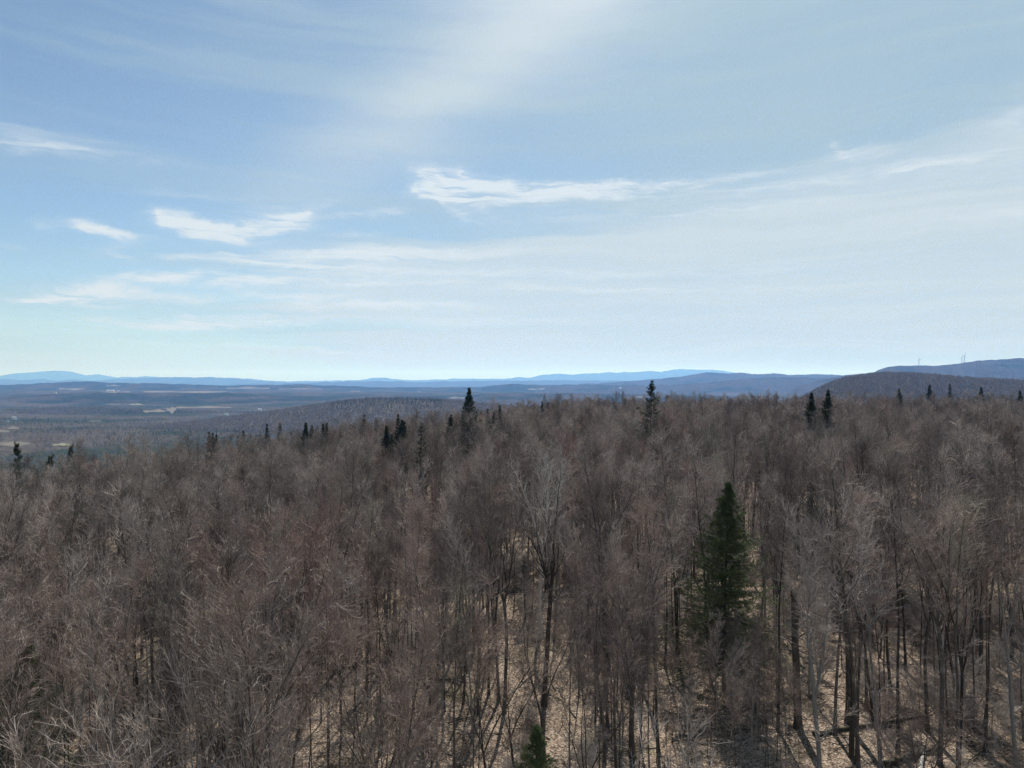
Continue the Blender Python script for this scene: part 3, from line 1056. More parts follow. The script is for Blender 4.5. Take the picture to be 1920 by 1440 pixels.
CON = {
    'hero': conifer_set('green_spruce', 51, 19.5, 6.9, .12, 44, 13, 'needle_green', .24, .90, .26, 1.35, taper=1.0, irregular=.36),
    'full': conifer_set('dark_spruce', 52, 26.0, 5.6, .28, 34, 10, 'needle_dark', .20, .95, .38, 1.0, taper=.95, irregular=.22),
    'narrow': conifer_set('narrow_fir', 53, 21.0, 2.7, .30, 28, 9, 'needle_dark', .22, .95, .32, .75, taper=.85),
    'sparse': conifer_set('sparse_spruce', 54, 25.0, 5.0, .30, 32, 7, 'needle_dark', .20, .9, .34, .9, irregular=.35, taper=.85),
    'grey': conifer_set('grey_spruce', 55, 21.0, 3.8, .15, 32, 8, 'needle_grey', .30, .78, .30, .75, irregular=.3),
    'rust': conifer_set('rusty_fir', 56, 20.0, 2.3, .30, 26, 8, 'needle_rust', .24, .9, .30, .65, irregular=.3),
    'young': conifer_set('young_fir', 57, 7.5, 3.1, .05, 26, 9, 'needle_green', .20, .96, .20, .9),
    'pine': conifer_set('white_pine', 58, 22.0, 3.2, .45, 14, 7, 'needle_olive', .02, .9, .50, 1.0, irregular=.4, taper=.45),
}


# ------------------------------------------------------------------ planting
def in_frame(x, y, margin=0.03):
    return y > 1 and abs(x / y) < 960 / F + margin


CONIFERS = [
    # kind, photo x, photo y of the top, distance, label
    ('hero', 1358, 908, 60, 'green spruce standing alone among the bare trunks of the near forest'),
    ('full', 877, 728, 185, 'tall dense dark spruce towering above the canopy against the blue valley'),
    ('sparse', 1219, 714, 150, 'tall thin dark spruce with open lower boughs rising above the canopy'),
    ('full', 1520, 737, 165, 'dark pointed spruce, left one of the close pair below the near brown hill'),
    ('full', 1551, 732, 170, 'dark pointed spruce, right one of the close pair below the near brown hill'),
    ('grey', 783, 792, 120, 'large grey see-through spruce right of the small dark spruce cluster'),
    ('narrow', 746, 776, 170, 'left spire of the twin dark spruces left of the grey spruce'),
    ('full', 752, 788, 168, 'broad dark spruce standing between the twin spires left of the grey spruce'),
    ('narrow', 759, 790, 166, 'right spire of the twin dark spruces left of the grey spruce'),
    ('full', 725, 799, 165, 'short broad dark spruce just left of the twin spires'),
    ('narrow', 705, 802, 165, 'thin dark fir, leftmost of the row left of the twin spires'),
    ('narrow', 735, 814, 160, 'tiny dark fir between the short broad spruce and the twin spires'),
    ('rust', 681, 777, 190, 'dying rust brown fir standing alone at the canopy edge'),
    ('sparse', 843, 778, 160, 'ragged dark spruce just left of the tallest dense spruce'),
    ('narrow', 915, 766, 215, 'small dark fir, first right of the tallest dense spruce'),
    ('narrow', 925, 773, 210, 'lowest small dark fir of the three right of the tallest dense spruce'),
    ('narrow', 937, 759, 205, 'slim dark fir, highest of the three right of the tallest dense spruce'),
    ('narrow', 953, 771, 200, 'small dark fir beside the slim fir, toward the thin tall spruce'),
    ('narrow', 1016, 753, 240, 'lone small dark spire midway between the two tallest spruces'),
    ('narrow', 501, 794, 190, 'thin dark spire, leftmost of the loose row on the left canopy edge'),
    ('narrow', 525, 791, 195, 'thin dark spire beside a pale snag on the left canopy edge'),
    ('full', 573, 793, 200, 'small broad dark fir in the loose row on the left canopy edge'),
    ('narrow', 585, 797, 195, 'tiny dark fir close right of the small broad fir'),
    ('narrow', 605, 794, 175, 'long thin dark fir reaching down into the bare crowns'),
    ('narrow', 613, 792, 190, 'thin dark spire at the right end of the loose row'),
    ('narrow', 641, 796, 185, 'small dark fir standing between the loose row and the rust brown fir'),
    ('narrow', 392, 809, 185, 'small black spire, left one of the three on the far left canopy edge'),
    ('narrow', 398, 811, 184, 'small black spire, middle one of the three on the far left canopy edge'),
    ('narrow', 405, 814, 182, 'small black spire, right one of the three on the far left canopy edge'),
    ('narrow', 456, 807, 190, 'small ragged dark fir right of the three black spires'),
    ('narrow', 446, 818, 186, 'stubby dark fir tucked beside the ragged fir right of the three spires'),
    ('pine', 32, 836, 135, 'yellow green pine with layered boughs at the left edge of the photo'),
    ('pine', 92, 860, 130, 'dull green pine half hidden in bare crowns right of the leftmost pines'),
    ('pine', 131, 840, 150, 'small ragged pine top at the canopy edge above the left forest'),
    ('full', 1687, 729, 290, 'tiny dark fir top below the left wind turbine'),
    ('full', 1743, 722, 300, 'small broad dark fir on the skyline of the right hand canopy'),
    ('narrow', 1781, 719, 300, 'slim dark spire right of the small broad fir on the right hand canopy'),
    ('full', 1840, 726, 300, 'small dark fir below the paired wind turbines toward the right edge'),
    ('full', 1913, 733, 280, 'small ragged fir at the right edge of the photo'),
    ('sparse', 1652, 769, 200, 'small sparse dark fir sunk in the bare canopy on the right'),
    ('young', 1003, 1368, 38, 'young bright green fir at the bottom of the photo'),
    ('grey', 1528, 905, 85, 'grey green see-through spruce behind trunks right of the green spruce'),
    ('young', 1690, 1090, 75, 'thin olive young fir behind the trunks at right'),
    ('young', 45, 1215, 48, 'dark green young fir in the shade at the left edge'),
    ('grey', 985, 1040, 80, 'grey green spruce crown hidden behind the pale bare tree'),
    ('young', 1095, 1170, 72, 'small dark young fir low among the central trunks'),
    ('grey', 135, 925, 95, 'dark grey green spruce buried among bare crowns at left'),
]
con_xy = []
for (kind, px, py, D, lab) in CONIFERS:
    x, y, ztop = pix(px, py, D)
    con_xy.append((x, y))
    gz = float(ground_h(x, y))
    tm, nm, H = CON[kind]
    s = (ztop - gz) / H
    w = s if kind in ('hero', 'young') else (0.6 * s + 0.4)
    if kind == 'narrow':
        w = 0.55 * s + 0.30
    nmname = {'hero': 'spruce_tree', 'full': 'spruce_tree', 'sparse': 'spruce_tree', 'grey': 'spruce_tree', 'narrow': 'fir_tree', 'rust': 'fir_tree', 'young': 'fir_tree', 'pine': 'pine_tree'}[kind]
    if kind == 'pine':
        w = .48
    t = thing(nmname, lab, nmname.split('_')[0] + ' tree', (x, y, gz), random.random() * 6.28, (w, w, s))
    link('trunk', tm, t)
    link('crown', nm, t)


def density(x, y):
    r = math.hypot(x, y)
    az = math.degrees(math.atan2(x, y))
    E = 15 + float(np.interp(math.radians(az), EDGE_A, EDGE_R))
    if r > E + 160:
        return 0.0
    d = 1.0
    if r < 42 and az > 14:                      # the open ground in the lower right corner
        d = 0.05
    elif r < 44:
        d = 0.26 if az > -16 else 0.34
    elif r < 60 and az < 10:
        d = 0.75
    elif r < 75 and az > 10:
        d = 0.62
    if r > E + 40:
        d *= 0.7
    return d


# fallen trunks keep their ground clear
grid = {}
CELL = 1.6


def free(x, y, dm):
    i, j = int(x // CELL), int(y // CELL)
    k = int(dm // CELL) + 1
    for a_ in range(i - k, i + k + 1):
        for b_ in range(j - k, j + k + 1):
            for (u, v) in grid.get((a_, b_), ()):
                if (u - x) ** 2 + (v - y) ** 2 < dm * dm:
                    return False
    return True


def put(x, y):
    grid.setdefault((int(x // CELL), int(y // CELL)), []).append((x, y))


for (x, y) in con_xy:
    put(x, y)
    put(x + 1, y)
    put(x, y - 1.2)
trees = []
HEROES = [(1012, 848, 74, 'dead'), (1738, 775, 118, 'pale'), (1330, 1010, 57, None)]
for (px, py, D, kind) in HEROES[:2]:
    x, y, zt = pix(px, py, D)
    put(x, y)


def blocked(x, y):
    # the conifers stand in gaps of their own
    for (cx, cy), (kind, *_) in zip(con_xy, CONIFERS):
        gap = (22, 2.2) if cy < 40 else {'hero': (30, 4.6), 'full': (34, 2.3), 'sparse': (34, 2.1), 'grey': (20, 2.2), 'young': (8, 1.0), 'pine': (9, 1.6)}.get(kind, (24, 1.4))
        if cy - gap[0] < y < cy + 2 and abs(x - cx * y / cy) < gap[1]:
            return True
    for (px, py, D, kind), gap in zip(HEROES[:2], ((28, 3.2), (34, 3.4))):
        if D - gap[0] < y < D + 3 and abs(x - (px - 960) / F * y) < gap[1]:
            return True
    return False


POLES, SHORT = [], []
# trunks whose feet the photo shows: photo x and y of the foot, kind, size
FEET = [(1460, 1352, 1, 1.0), (1590, 1350, 5, .98), (1637, 1347, 7, .95), (1684, 1400, 1, 1.05), (1762, 1425, 0, .98), (1797, 1438, 7, 1.0), (1908, 1432, 2, 1.0),
        (945, 1300, 0, .95), (868, 1282, 7, .98), (1140, 1335, 1, 1.0), (1235, 1385, 1, .95), (1020, 1290, 5, 1.0), (1700, 1250, 1, 1.0), (1840, 1290, 0, .95),
        (560, 1330, 3, 1.0), (320, 1340, 0, 1.0)]
for (px, py, k, sc_) in FEET:
    D = 25.3 * F / (py - HORIZON)
    x, y = (px - 960) / F * D, D
    put(x, y)
    trees.append((x, y, math.hypot(x, y)))
tries = 0
while len(trees) < 9500 and tries < 90000:
    tries += 1
    # sample the sector with even area density
    az = R(random.uniform(-52, 52))
    r = math.sqrt(random.uniform(14 ** 2, 500 ** 2))
    x, y = r * math.sin(az), r * math.cos(az)
    if random.random() > density(x, y):
        continue
    dm = 1.45 if r > 60 else 1.6
    # keep the green spruce in view from the camera
    if not free(x, y, dm):
        continue
    if blocked(x, y):
        continue
    put(x, y)
    trees.append((x, y, r))
# thin poles crowd the open ground
for k in range(900):
    az, r = R(random.uniform(-38, 38)), random.uniform(38, 84)
    x, y = r * math.sin(az), r * math.cos(az)
    if free(x, y, 1.3) and not blocked(x, y) and random.random() < (.42 if az < R(16) or r > 64 else .16):
        put(x, y)
        trees.append((x, y, r))
        POLES.append(len(trees) - 1)
for k in range(80):
    y = random.uniform(44, 57)
    x = 398 / F * y + random.uniform(-5, 5)
    if free(x, y, .9):
        put(x, y)
        trees.append((x, y, math.hypot(x, y)))
        SHORT.append(len(trees) - 1)
# trees beside and behind the drone
for k in range(260):
    az = R(random.choice((-1, 1)) * random.uniform(52, 180))
    r = math.sqrt(random.uniform(10 ** 2, 70 ** 2))
    x, y = r * math.sin(az), r * math.cos(az)
    if free(x, y, 2.4):
        put(x, y)
        trees.append((x, y, r))
print('trees', len(trees))
tx = np.array([t[0] for t in trees])
ty = np.array([t[1] for t in trees])
tz = ground_h(tx, ty)
tr_ = np.array([t[2] for t in trees])
nP = len(PROTO)
clump = fbm(tx / 28.0 + 40, ty / 28.0, 2)
base_p = np.array([.13, .11, .08, .028, .19, .05, .08, .09, .11, .07, .08, .035])
tk = np.empty(len(trees), int)
for i in range(len(trees)):
    p = base_p.copy()
    if clump[i] > .42 and tx[i] < 20:
        p[3] *= 9
    if clump[i] < -.3:
        p[2] *= 4
    if tr_[i] < 78:
        p[[0, 3, 5, 7, 9, 11]] *= .38
        p[[1, 4, 6, 8, 10]] *= 1.5
    tk[i] = rng.choice(nP, p=p / p.sum())
ts = rng.uniform(.78, 1.07, len(trees))
trot = rng.uniform(0, 6.28, len(trees))

for i_ in SHORT:
    tk[i_], ts[i_] = (4 if rng.random() < .6 else 8), rng.uniform(.34, .52)
for i_ in POLES:
    tk[i_], ts[i_] = (4 if rng.random() < .75 else 7), rng.uniform(.62, .95)
for i_, f_ in enumerate(FEET):
    tk[i_], ts[i_] = f_[2], f_[3]

vis = np.array([in_frame(x, y, .08) and y > 12 for x, y in zip(tx, ty)])
order = np.argsort(np.where(vis, tr_, 1e9))[:298]
near = set(order.tolist())
WHAT = ['forked grey maple with grey twigs', 'straight brown single stemmed tree', 'pale smooth barked beech', 'red twigged maple',
        'slender brown pole tree', 'thick trunked broad crowned maple', 'tall straight olive twigged ash', 'low forked brown maple', 'slim pale grey forked tree', 'many stemmed wide brown maple', 'very tall straight grey twigged maple', 'small whitish spreading beech']


def place_name(x, y, r):
    u = x / y * F + 960
    if r > 58:
        return ('in the far rows at left', 'in the far rows at centre', 'in the far rows behind the open leaf litter')[0 if u < 640 else (1 if u < 1280 else 2)]
    return ('in the left foreground', 'in the central foreground', 'on the open leaf litter at lower right')[0 if u < 640 else (1 if u < 1280 else 2)]


for i in order:
    k = tk[i]
    x, y, r = tx[i], ty[i], tr_[i]
    lab = 'bare ' + WHAT[k] + ' ' + place_name(x, y, r)
    s = ts[i]
    t = thing('bare_tree', lab, 'bare tree', (x, y, tz[i]), trot[i], s, lab.replace('bare ', '') + ', all alike')
    link('trunk', PROTO[k][0], t)
    link('crown', PROTO[k][1], t)

for (px, py, D, kind), lab in zip(HEROES[:2], ('whitish dead tree with bare spreading limbs standing in the middle of the forest', 'pale barked tree with whitish spreading crown above the right hand canopy')):
    x, y, zt = pix(px, py, D)
    gz = float(ground_h(x, y))
    pr = DEAD if kind == 'dead' else PALE
    s = (zt - gz) / pr[2]
    t = thing('dead_tree' if kind == 'dead' else 'bare_tree', lab, 'dead tree' if kind == 'dead' else 'bare tree', (x, y, gz), 2.0, s)
    link('trunk', pr[0], t)
    link('crown', pr[1], t)


M['moss_bark'] = bark('moss_bark', (0.035, 0.030, 0.022), (0.085, 0.075, 0.05), (0.10, 0.11, 0.05), .1)
M['birch_bark'] = bark('birch_bark', (0.40, 0.38, 0.35), (0.62, 0.60, 0.56), (0.30, 0.27, 0.24), .05)


def foot(px, py):
    D = 25.3 * F / (py - HORIZON)
    x = (px - 960) / F * D
    return np.array([x, D, float(ground_h(x, D))])


def log_between(a, b, r0, r1, n=14, wob=.10, lift=.6):
    P = np.linspace(a, b, n)
    P[:, 0] += np.cumsum(rng.normal(0, wob * .3, n))
    P[:, 1] += np.cumsum(rng.normal(0, wob * .3, n))
    P[:, 2] = ground_h(P[:, 0], P[:, 1]) + r0 * lift + np.abs(rng.normal(0, wob * .3, n))
    Rr = np.linspace(r0, r1, n) * (1 + rng.normal(0, .06, n))
    return P, Rr


def fallen(name, label, a, b, r0, r1, m, limbs=4):
    P, Rr = log_between(a, b, r0, r1)
    base = P[0].copy()
    t = thing(name, label, 'fallen log', tuple(base))
    g = Geo()
    Pl = (P - base)[None]
    Pl = np.concatenate([Pl[:, :1] - .01 * (Pl[:, 1:2] - Pl[:, :1]), Pl, Pl[:, -1:] + .01 * (Pl[:, -1:] - Pl[:, -2:-1])], 1)
    g.tubes(Pl, np.concatenate([[Rr[0] * .2], Rr, [Rr[-1] * .2]])[None], 9)
    link('trunk', g.mesh('log', [m], True), t)
    for k in range(limbs):
        g = Geo()
        p, D, L, r = sprout((P - base)[None], Rr[None], 1, .35, 1.0, (25, 60), lambda t_, lp, q: 1.2 + 2.2 * q, rng)
        D[:, 2] = np.abs(D[:, 2]) * .8 + .05
        B = grow(p, D, L, 6, .12, 0, rng)
        g.tubes(B, radii(r * .45, np.full(1, .012), 6), 5)
        link('limb', g.mesh('limb', [m], True), t)


def snag(label, px, py, h, r, m, lean, arms=3):
    f = foot(px, py)
    t = thing('broken_snag', label, 'dead tree', tuple(f))
    P = grow(np.array([[0, 0, -.3]]), np.array([[lean, 0.02, 1.0]]), np.array([h + .3]), 12, .02, .0, rng)
    Rr = np.linspace(r * 1.15, r * .85, 13)
    Rr[0] *= 1.4
    g = Geo()
    g.tubes(P, Rr[None], 9)
    link('trunk', g.mesh('snag_trunk', [m], True), t)
    g = Geo()
    n = 7
    a_ = np.arange(n) / n * 6.28
    top = P[0, -1]
    rim = np.stack([np.cos(a_) * r * .62, np.sin(a_) * r * .62, np.full(n, -.1)], 1) + top
    D = np.stack([np.zeros(n), np.zeros(n), np.ones(n)], 1)
    g.tubes(grow(rim, D, rng.uniform(.25, .9, n), 2, .06, 0, rng), radii(np.full(n, r * .38), np.full(n, .02), 2), 4, tip=True)
    link('splintered_top', g.mesh('splinters', [m]), t)
    for k in range(arms):
        g = Geo()
        p, D, L, rr = sprout(P, Rr[None], 1, .5, .95, (40, 75), lambda t_, lp, q: .8 + 1.6 * q, rng)
        g.tubes(grow(p, D, L, 5, .12, 0, rng), radii(rr * .3, np.full(1, .012), 5), 5)
        link('limb', g.mesh('limb', [m], True), t)


fallen('fallen_log', 'long thin whitish log lying level behind the trunks at right', foot(1540, 1176), foot(1860, 1192), .15, .07, M['bark_dead'], 2)
fallen('fallen_log', 'dark mossy log with limbs lying across the open leaf litter at lower right', foot(1525, 1366), foot(1745, 1336), .17, .06, M['moss_bark'], 6)
fallen('fallen_log', 'mossy log lying low at the bottom edge, beside the white birch stub', foot(1660, 1425), foot(1760, 1395), .20, .12, M['moss_bark'], 2)
fallen('fallen_log', 'short dark log behind the open leaf litter, below the whitish log', foot(1712, 1203), foot(1745, 1207), .26, .22, M['moss_bark'], 0)
fallen('fallen_log', 'white birch stub tilted on the ground at the bottom edge', foot(1722, 1440), foot(1745, 1412), .14, .12, M['birch_bark'], 0)
snag('thick dark broken trunk with a splintered top, tallest of the snags at right', 1497, 1350, 10.0, .27, M['bark_brown'], -.03)
snag('short dark broken trunk without a crown on the open leaf litter', 1597, 1408, 5.8, .17, M['moss_bark'], -.02, 1)


def scatter(name, pts, idx, rots, scl, protos, **props):
    """ONE object: copies of the prototype meshes on points (geometry nodes)"""
    me = bpy.data.meshes.new(name)
    me.vertices.add(len(pts))
    me.vertices.foreach_set('co', np.asarray(pts, np.float32).ravel())
    for nm_, ty_, val in (('pick', 'INT', idx), ('spin', 'FLOAT', rots), ('size', 'FLOAT', scl)):
        at = me.attributes.new(nm_, ty_, 'POINT')
        at.data.foreach_set('value', np.asarray(val, np.int32 if ty_ == 'INT' else np.float32))
    o = link(name, me, **props)
    ng = bpy.data.node_groups.new(name + '_spread', 'GeometryNodeTree')
    ng.interface.new_socket('Geometry', in_out='INPUT', socket_type='NodeSocketGeometry')
    ng.interface.new_socket('Geometry', in_out='OUTPUT', socket_type='NodeSocketGeometry')
    N, L = ng.nodes.new, ng.links.new
    gi, go = N('NodeGroupInput'), N('NodeGroupOutput')

    def attr(nm_, ty_):
        a_ = N('GeometryNodeInputNamedAttribute')
        a_.data_type = ty_
        a_.inputs['Name'].default_value = nm_
        return a_.outputs['Attribute']
    join = N('GeometryNodeJoinGeometry')
    for k, objs in enumerate(protos):
        cmp_ = N('FunctionNodeCompare')
        cmp_.data_type = 'INT'
        cmp_.operation = 'EQUAL'
        L(attr('pick', 'INT'), cmp_.inputs[2])
        cmp_.inputs[3].default_value = k
        inner = N('GeometryNodeJoinGeometry')
        for ob in objs:
            oi = N('GeometryNodeObjectInfo')
            oi.transform_space = 'ORIGINAL'
            oi.inputs['Object'].default_value = ob
            oi.inputs['As Instance'].default_value = False
            L(oi.outputs['Geometry'], inner.inputs[0])
        ip = N('GeometryNodeInstanceOnPoints')
        L(gi.outputs[0], ip.inputs['Points'])
        L(cmp_.outputs[0], ip.inputs['Selection'])
        L(inner.outputs[0], ip.inputs['Instance'])
        cb = N('ShaderNodeCombineXYZ')
        L(attr('spin', 'FLOAT'), cb.inputs[2])
        er = N('FunctionNodeEulerToRotation')
        L(cb.outputs[0], er.inputs[0])
        L(er.outputs[0], ip.inputs['Rotation'])
        L(attr('size', 'FLOAT'), ip.inputs['Scale'])
        L(ip.outputs[0], join.inputs[0])
    L(join.outputs[0], go.inputs[0])
    md = o.modifiers.new('spread', 'NODES')
    md.node_group = ng
    return o


# prototypes for the scatter: mesh-only objects kept out of the scene
def carrier(name, me):
    return bpy.data.objects.new(name, me)


rest = np.array([i for i in range(len(trees)) if i not in near])
scatter('forest', np.stack([tx, ty, tz], 1)[rest], tk[rest], trot[rest], ts[rest],
        [(carrier('trunk_source', p[0]), carrier('crown_source', p[1])) for p in PROTO],
        kind='stuff', label='bare leafless hardwood forest stretching back to the canopy edge', category='forest')

STICKS = []
for sd in (71, 72, 73):
    rg = np.random.default_rng(sd)
    g = Geo()
    k = 1
    S = grow(np.array([[-1.2, 0, .06]]), np.array([[1.0, .1, .02]]), np.array([2.6]), 8, .12, 0, rg)
    SR = radii(np.array([.045]), np.array([.012]), 8)
    g.tubes(S, SR, 5)
    p, D, L, r = sprout(S, SR, 7, .2, 1, (25, 60), lambda t, lp, q: .4 + .9 * q, rg, flat=.6)
    B = grow(p, D, L, 4, .14, 0, rg)
    B[:, :, 2] = np.maximum(B[:, :, 2], .01)
    BR = radii(np.full(len(p), .018), np.full(len(p), .006), 4)
    g.tubes(B, BR, 4)
    p, D, L, r = sprout(B, BR, 4, .2, 1, (25, 60), lambda t, lp, q: .15 + .4 * q, rg, flat=.5)
    g.tubes(grow(p, D, L, 2, .1, 0, rg), radii(np.full(len(p), .008), np.full(len(p), .004), 2), 3)
    STICKS.append(g.mesh('sticks', [M[('bark_brown', 'moss_bark', 'bark_grey')[sd - 71]]], False))
az = rng.uniform(R(-40), R(40), 2600)
r = np.sqrt(rng.uniform(34 ** 2, 120 ** 2, 2600))
sx, sy = r * np.sin(az), r * np.cos(az)
scatter('fallen_branches', np.stack([sx, sy, ground_h(sx, sy)], 1), rng.integers(0, 3, 2600), rng.uniform(0, 6.28, 2600), rng.uniform(.35, 1.3, 2600),
        [(carrier('stick_source', b_),) for b_ in STICKS], kind='stuff', label='dead fallen branches strewn over the leaf litter', category='branches')

# brush under the trees
bx, by = [], []
for k in range(12000):
    az = R(random.uniform(-44, 44))
    r = math.sqrt(random.uniform(22 ** 2, 150 ** 2))
    x, y = r * math.sin(az), r * math.cos(az)
    if (math.degrees(az) > 14 and 36 < r < 62 and random.random() < .5):
        continue
    bx.append(x)
    by.append(y)
bx, by = np.array(bx), np.array(by)
keep = fbm(bx / 12.0, by / 12.0 + 30, 2) + rng.uniform(-.4, .4, len(bx)) > .08
bx, by = bx[keep], by[keep]
nb = len(bx)
print('brush', nb)
scatter('undergrowth', np.stack([bx, by, ground_h(bx, by)], 1), rng.integers(0, 3, nb), rng.uniform(0, 6.28, nb), rng.uniform(.5, 1.15, nb),
        [(carrier('brush_source', b_),) for b_ in BRUSH], kind='stuff', label='leafless saplings and brush on the forest floor', category='undergrowth')

# ------------------------------------------------------------------ far woods on the valley and hills (crowns a few pixels each)
def far_tree(seed, n, H, w):
    rg = np.random.default_rng(seed)
    g = Geo()
    a_, b_ = rg.random(n) * 6.28, rg.random(n)
    P0 = np.stack([np.zeros(n), np.zeros(n), H * (.35 + .25 * b_)], 1)
    D = np.stack([np.cos(a_) * (.55 + .3 * rg.random(n)), np.sin(a_) * (.55 + .3 * rg.random(n)), .9 * np.ones(n)], 1)
    S = grow(P0, D, rg.uniform(.35, .6, n) * H * .9, 2, .12, .05, rg)
    g.tubes(S, radii(np.full(n, .16), np.full(n, .05), 2), 3)
    p, D2, L, r = sprout(S, np.ones((n, 3)), 9, .3, 1, (20, 55), lambda t, lp, q: 1.0 + 1.6 * q, rg)
    g.tubes(grow(p, D2, L, 1, .1, .06, rg), radii(np.full(len(p), .10), np.full(len(p), .03), 1), 3, tip=True)
    g.tubes(np.array([[[0, 0, -1.0], [0, 0, H * .6]]]), np.array([[.25, .18]]), 4)
    return g


def far_conifer(seed, H, w):
    rg = np.random.default_rng(seed)
    g = Geo()
    n = 60
    t = rg.random(n) ** .8
    a_ = rg.random(n) * 6.28
    P0 = np.stack([np.zeros(n), np.zeros(n), H * (.12 + .86 * t)], 1)
    D = np.stack([np.cos(a_), np.sin(a_), np.full(n, -.15)], 1)
    S = grow(P0, D, w * (1.08 - t) * rg.uniform(.8, 1.15, n), 1, .05, 0, rg)
    g.tubes(S, radii(.25 + .45 * (1 - t), np.full(n, .05), 1), 3, tip=True)
    g.tubes(np.array([[[0, 0, -1.0], [0, 0, H]]]), np.array([[.3, .05]]), 4)
    return g


FAR = [far_tree(61, 12, 16, 3).mesh('far_bare', [M['far_twig']]), far_tree(62, 12, 15, 3).mesh('far_bare_grey', [M['far_twig_grey']]),
       far_conifer(63, 17, 2.8).mesh('far_spruce', [M['needle_dark']])]
# points on the slopes: the near brown hill, the middle ridge, the valley floor
def hill_points(G, n, t_rows=47):
    A, X, Y, Z = G
    na, nr = X.shape
    i = rng.uniform(0, na - 1.001, n)
    j = rng.uniform(8, t_rows, n)
    i0, j0 = i.astype(int), j.astype(int)
    fi, fj = i - i0, j - j0
    bl = lambda Q: ((Q[i0, j0] * (1 - fj) + Q[i0, j0 + 1] * fj) * (1 - fi) + (Q[i0 + 1, j0] * (1 - fj) + Q[i0 + 1, j0 + 1] * fj) * fi)
    return np.stack([bl(X), bl(Y), bl(Z)], 1)


pts, kinds = [], []
for G, n, cf in ((G_F, 26000, .05), (G_G, 26000, .10), (G_L3, 12000, .40)):
    p = hill_points(G, n)
    p[:, 2] -= 0.5
    g = fbm(p[:, 0] / 220.0, p[:, 1] / 160.0 + 7, 3)
    pts.append(p)
    kinds.append(np.where(rng.random(n) < np.clip(cf + g * .9 * cf * 2, 0.01, .95), 2, rng.integers(0, 2, n)))
n = 30000
az = R(1) * rng.uniform(-42, 14, n)
r = np.exp(rng.uniform(math.log(520), math.log(3800), n))
x, y = r * np.sin(az), r * np.cos(az)
pts.append(np.stack([x, y, ground_h(x, y) - .4], 1))
g = fbm(x / 260.0, y / 200.0, 3)
kinds.append(np.where(rng.random(n) < np.clip(.42 + g * 1.1, 0, 1), 2, rng.integers(0, 2, n)))
n = 7000
az = R(1) * rng.uniform(-45, 45, n)
r = np.interp(az, EDGE_A, EDGE_R) + rng.uniform(150, 420, n)
x, y = r * np.sin(az), r * np.cos(az)
pts.append(np.stack([x, y, ground_h(x, y) - .4], 1))
kinds.append(np.where(rng.random(n) < .05, 2, rng.integers(0, 2, n)))
pts = np.concatenate(pts)
kinds = np.concatenate(kinds)
upx = 960 + F * pts[:, 0] / pts[:, 1]
keep = np.ones(len(pts), bool)
for (x0, x1, y0, y1, d0, d1) in FIELD_D:
    keep &= ~((upx > x0 - 2) & (upx < x1 + 2) & (pts[:, 1] > d0 - 180) & (pts[:, 1] < d1 + 10))
for (px, py, *_) in HOUSES:
    p = land(px, py)
    keep &= ~((np.abs(upx - px) < 10) & (pts[:, 1] > p.y - 160) & (pts[:, 1] < p.y + 20))
pts, kinds, upx = pts[keep], kinds[keep], upx[keep]
# dark conifers crowd the crest of the middle ridge
crest = (pts[:, 1] > 2250) & (pts[:, 1] < 2700) & (upx > 620) & (upx < 830)
kinds = np.where(crest & (rng.random(len(pts)) < .75), 2, kinds)
print('far trees', len(pts))
scatter('far_woods', pts, kinds, rng.uniform(0, 6.28, len(pts)), np.where(kinds == 2, rng.uniform(.38, .75, len(pts)), rng.uniform(.5, .85, len(pts))), [(carrier('far_source', f),) for f in FAR],
        kind='stuff', label='far woods of bare trees and dark conifers covering the valley and the hills', category='woods')


# ------------------------------------------------------------------ wind turbines on the far hill
m_white, t_, b_ = mat('turbine_paint')
tc = t_.nodes.new('ShaderNodeTexCoord')
nz = n_noise(t_, tc.outputs['Object'], 0.3)
t_.links.new(n_ramp(t_, nz.outputs[0], [(0.3, (.62, .63, .64)), (0.7, (.76, .77, .78))]), b_.inputs['Base Color'])
b_.inputs['Roughness'].default_value = .45


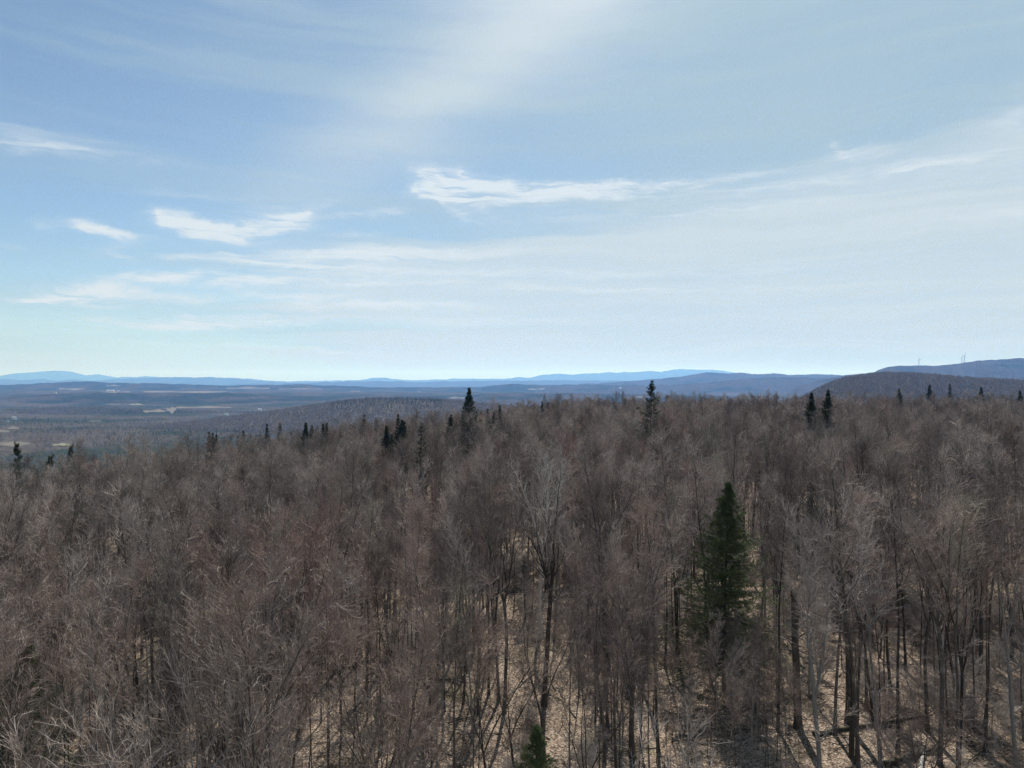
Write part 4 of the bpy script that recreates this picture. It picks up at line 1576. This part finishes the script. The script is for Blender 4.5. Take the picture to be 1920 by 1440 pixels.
def turbine(px, y_hub, y_base, D, rot, yaw, label, rr):
    bx_, by_, bz = pix(px, y_base, D)
    _, _, hz = pix(px, y_hub, D)
    h = hz - bz + 8
    t = thing('wind_turbine', label, 'wind turbine', (bx_, by_, bz - 8), yaw, 1.0, 'wind turbines on the far hill')
    g = Geo()
    zz = np.linspace(0, h, 9)
    g.tubes(np.stack([np.zeros(9), np.zeros(9), zz], 1)[None], np.linspace(4.0, 2.6, 9)[None], 14)
    link('tower', g.mesh('tower', [m_white], True), t)
    g = Geo()
    g.tubes(np.array([[[0, -5, h + 1.6], [0, -4.6, h + 1.6], [0, 5.5, h + 1.6], [0, 7.5, h + 1.4]]]), np.array([[1.4, 2.1, 2.2, 1.2]]), 10)
    link('nacelle', g.mesh('nacelle', [m_white], True), t)
    g = Geo()
    g.tubes(np.array([[[0, -8.2, h + 1.6], [0, -7.4, h + 1.6], [0, -6, h + 1.6], [0, -5, h + 1.6]]]), np.array([[.1, 1.1, 1.8, 1.7]]), 10)
    link('hub', g.mesh('hub', [m_white], True), t)
    for k in range(3):
        a_ = rot + k * 2 * math.pi / 3
        d = np.array([math.sin(a_), 0, math.cos(a_)])
        e = np.array([math.cos(a_), 0, -math.sin(a_)])
        c0 = np.array([0, -6.6, h + 1.6])
        g = Geo()
        s = np.linspace(0, 1, 9)
        ch = np.interp(s, [0, .06, .2, 1], [2.2, 2.6, 4.8, 1.2])
        th = np.interp(s, [0, .1, 1], [1.5, .9, .15])
        V = []
        for q in range(9):
            c = c0 + d * (1.2 + s[q] * rr)
            for (u, v) in ((-.35, 0), (.0, .5), (.65, 0), (0, -.5)):
                V.append(c + e * u * ch[q] + np.array([0, 1, 0]) * (v * th[q] + u * ch[q] * .35 * (1 - s[q])))
        f4 = [(q * 4 + i, q * 4 + (i + 1) % 4, q * 4 + 4 + (i + 1) % 4, q * 4 + 4 + i) for q in range(8) for i in range(4)]
        f4 += [(32, 33, 34, 35), (3, 2, 1, 0)]
        g.add(V, None, f4)
        link('blade', g.mesh('blade', [m_white], True), t)
    return t


turbine(1723, 673.5, 687, 8000, R(-20), .25, 'white wind turbine standing alone on the left end of the far hill', 40)
turbine(1803.5, 669.5, 683.5, 8300, R(5), 1.35, 'white wind turbine seen edge on, left one of the close pair on the far hill', 34)
turbine(1808, 666, 682, 7900, R(28), .15, 'tallest white wind turbine, right one of the close pair on the far hill', 42)
turbine(1925, 659, 674, 7900, R(-55), .1, 'white wind turbine cut off by the right edge, one blade tip showing', 42)

# ------------------------------------------------------------------ haze: one closed box of even, thin air
BOX = 47000.0
g = Geo()
g.box((0, 0, (700 - 520) / 2.0), (2 * BOX, 2 * BOX, 700 + 520))
mh = bpy.data.materials.new('air')
mh.use_nodes = True
th_ = mh.node_tree
th_.nodes.clear()
oh = th_.nodes.new('ShaderNodeOutputMaterial')
pv = th_.nodes.new('ShaderNodeVolumePrincipled')
pv.inputs['Color'].default_value = (0.15, 0.39, 1.0, 1.0)
pv.inputs['Absorption Color'].default_value = (1.0, 1.0, 1.0, 1.0)
pv.inputs['Density'].default_value = 4.8e-5
pv.inputs['Anisotropy'].default_value = 0.35
th_.links.new(pv.outputs[0], oh.inputs['Volume'])
hz = link('haze', g.mesh('haze', [mh]), kind='stuff')
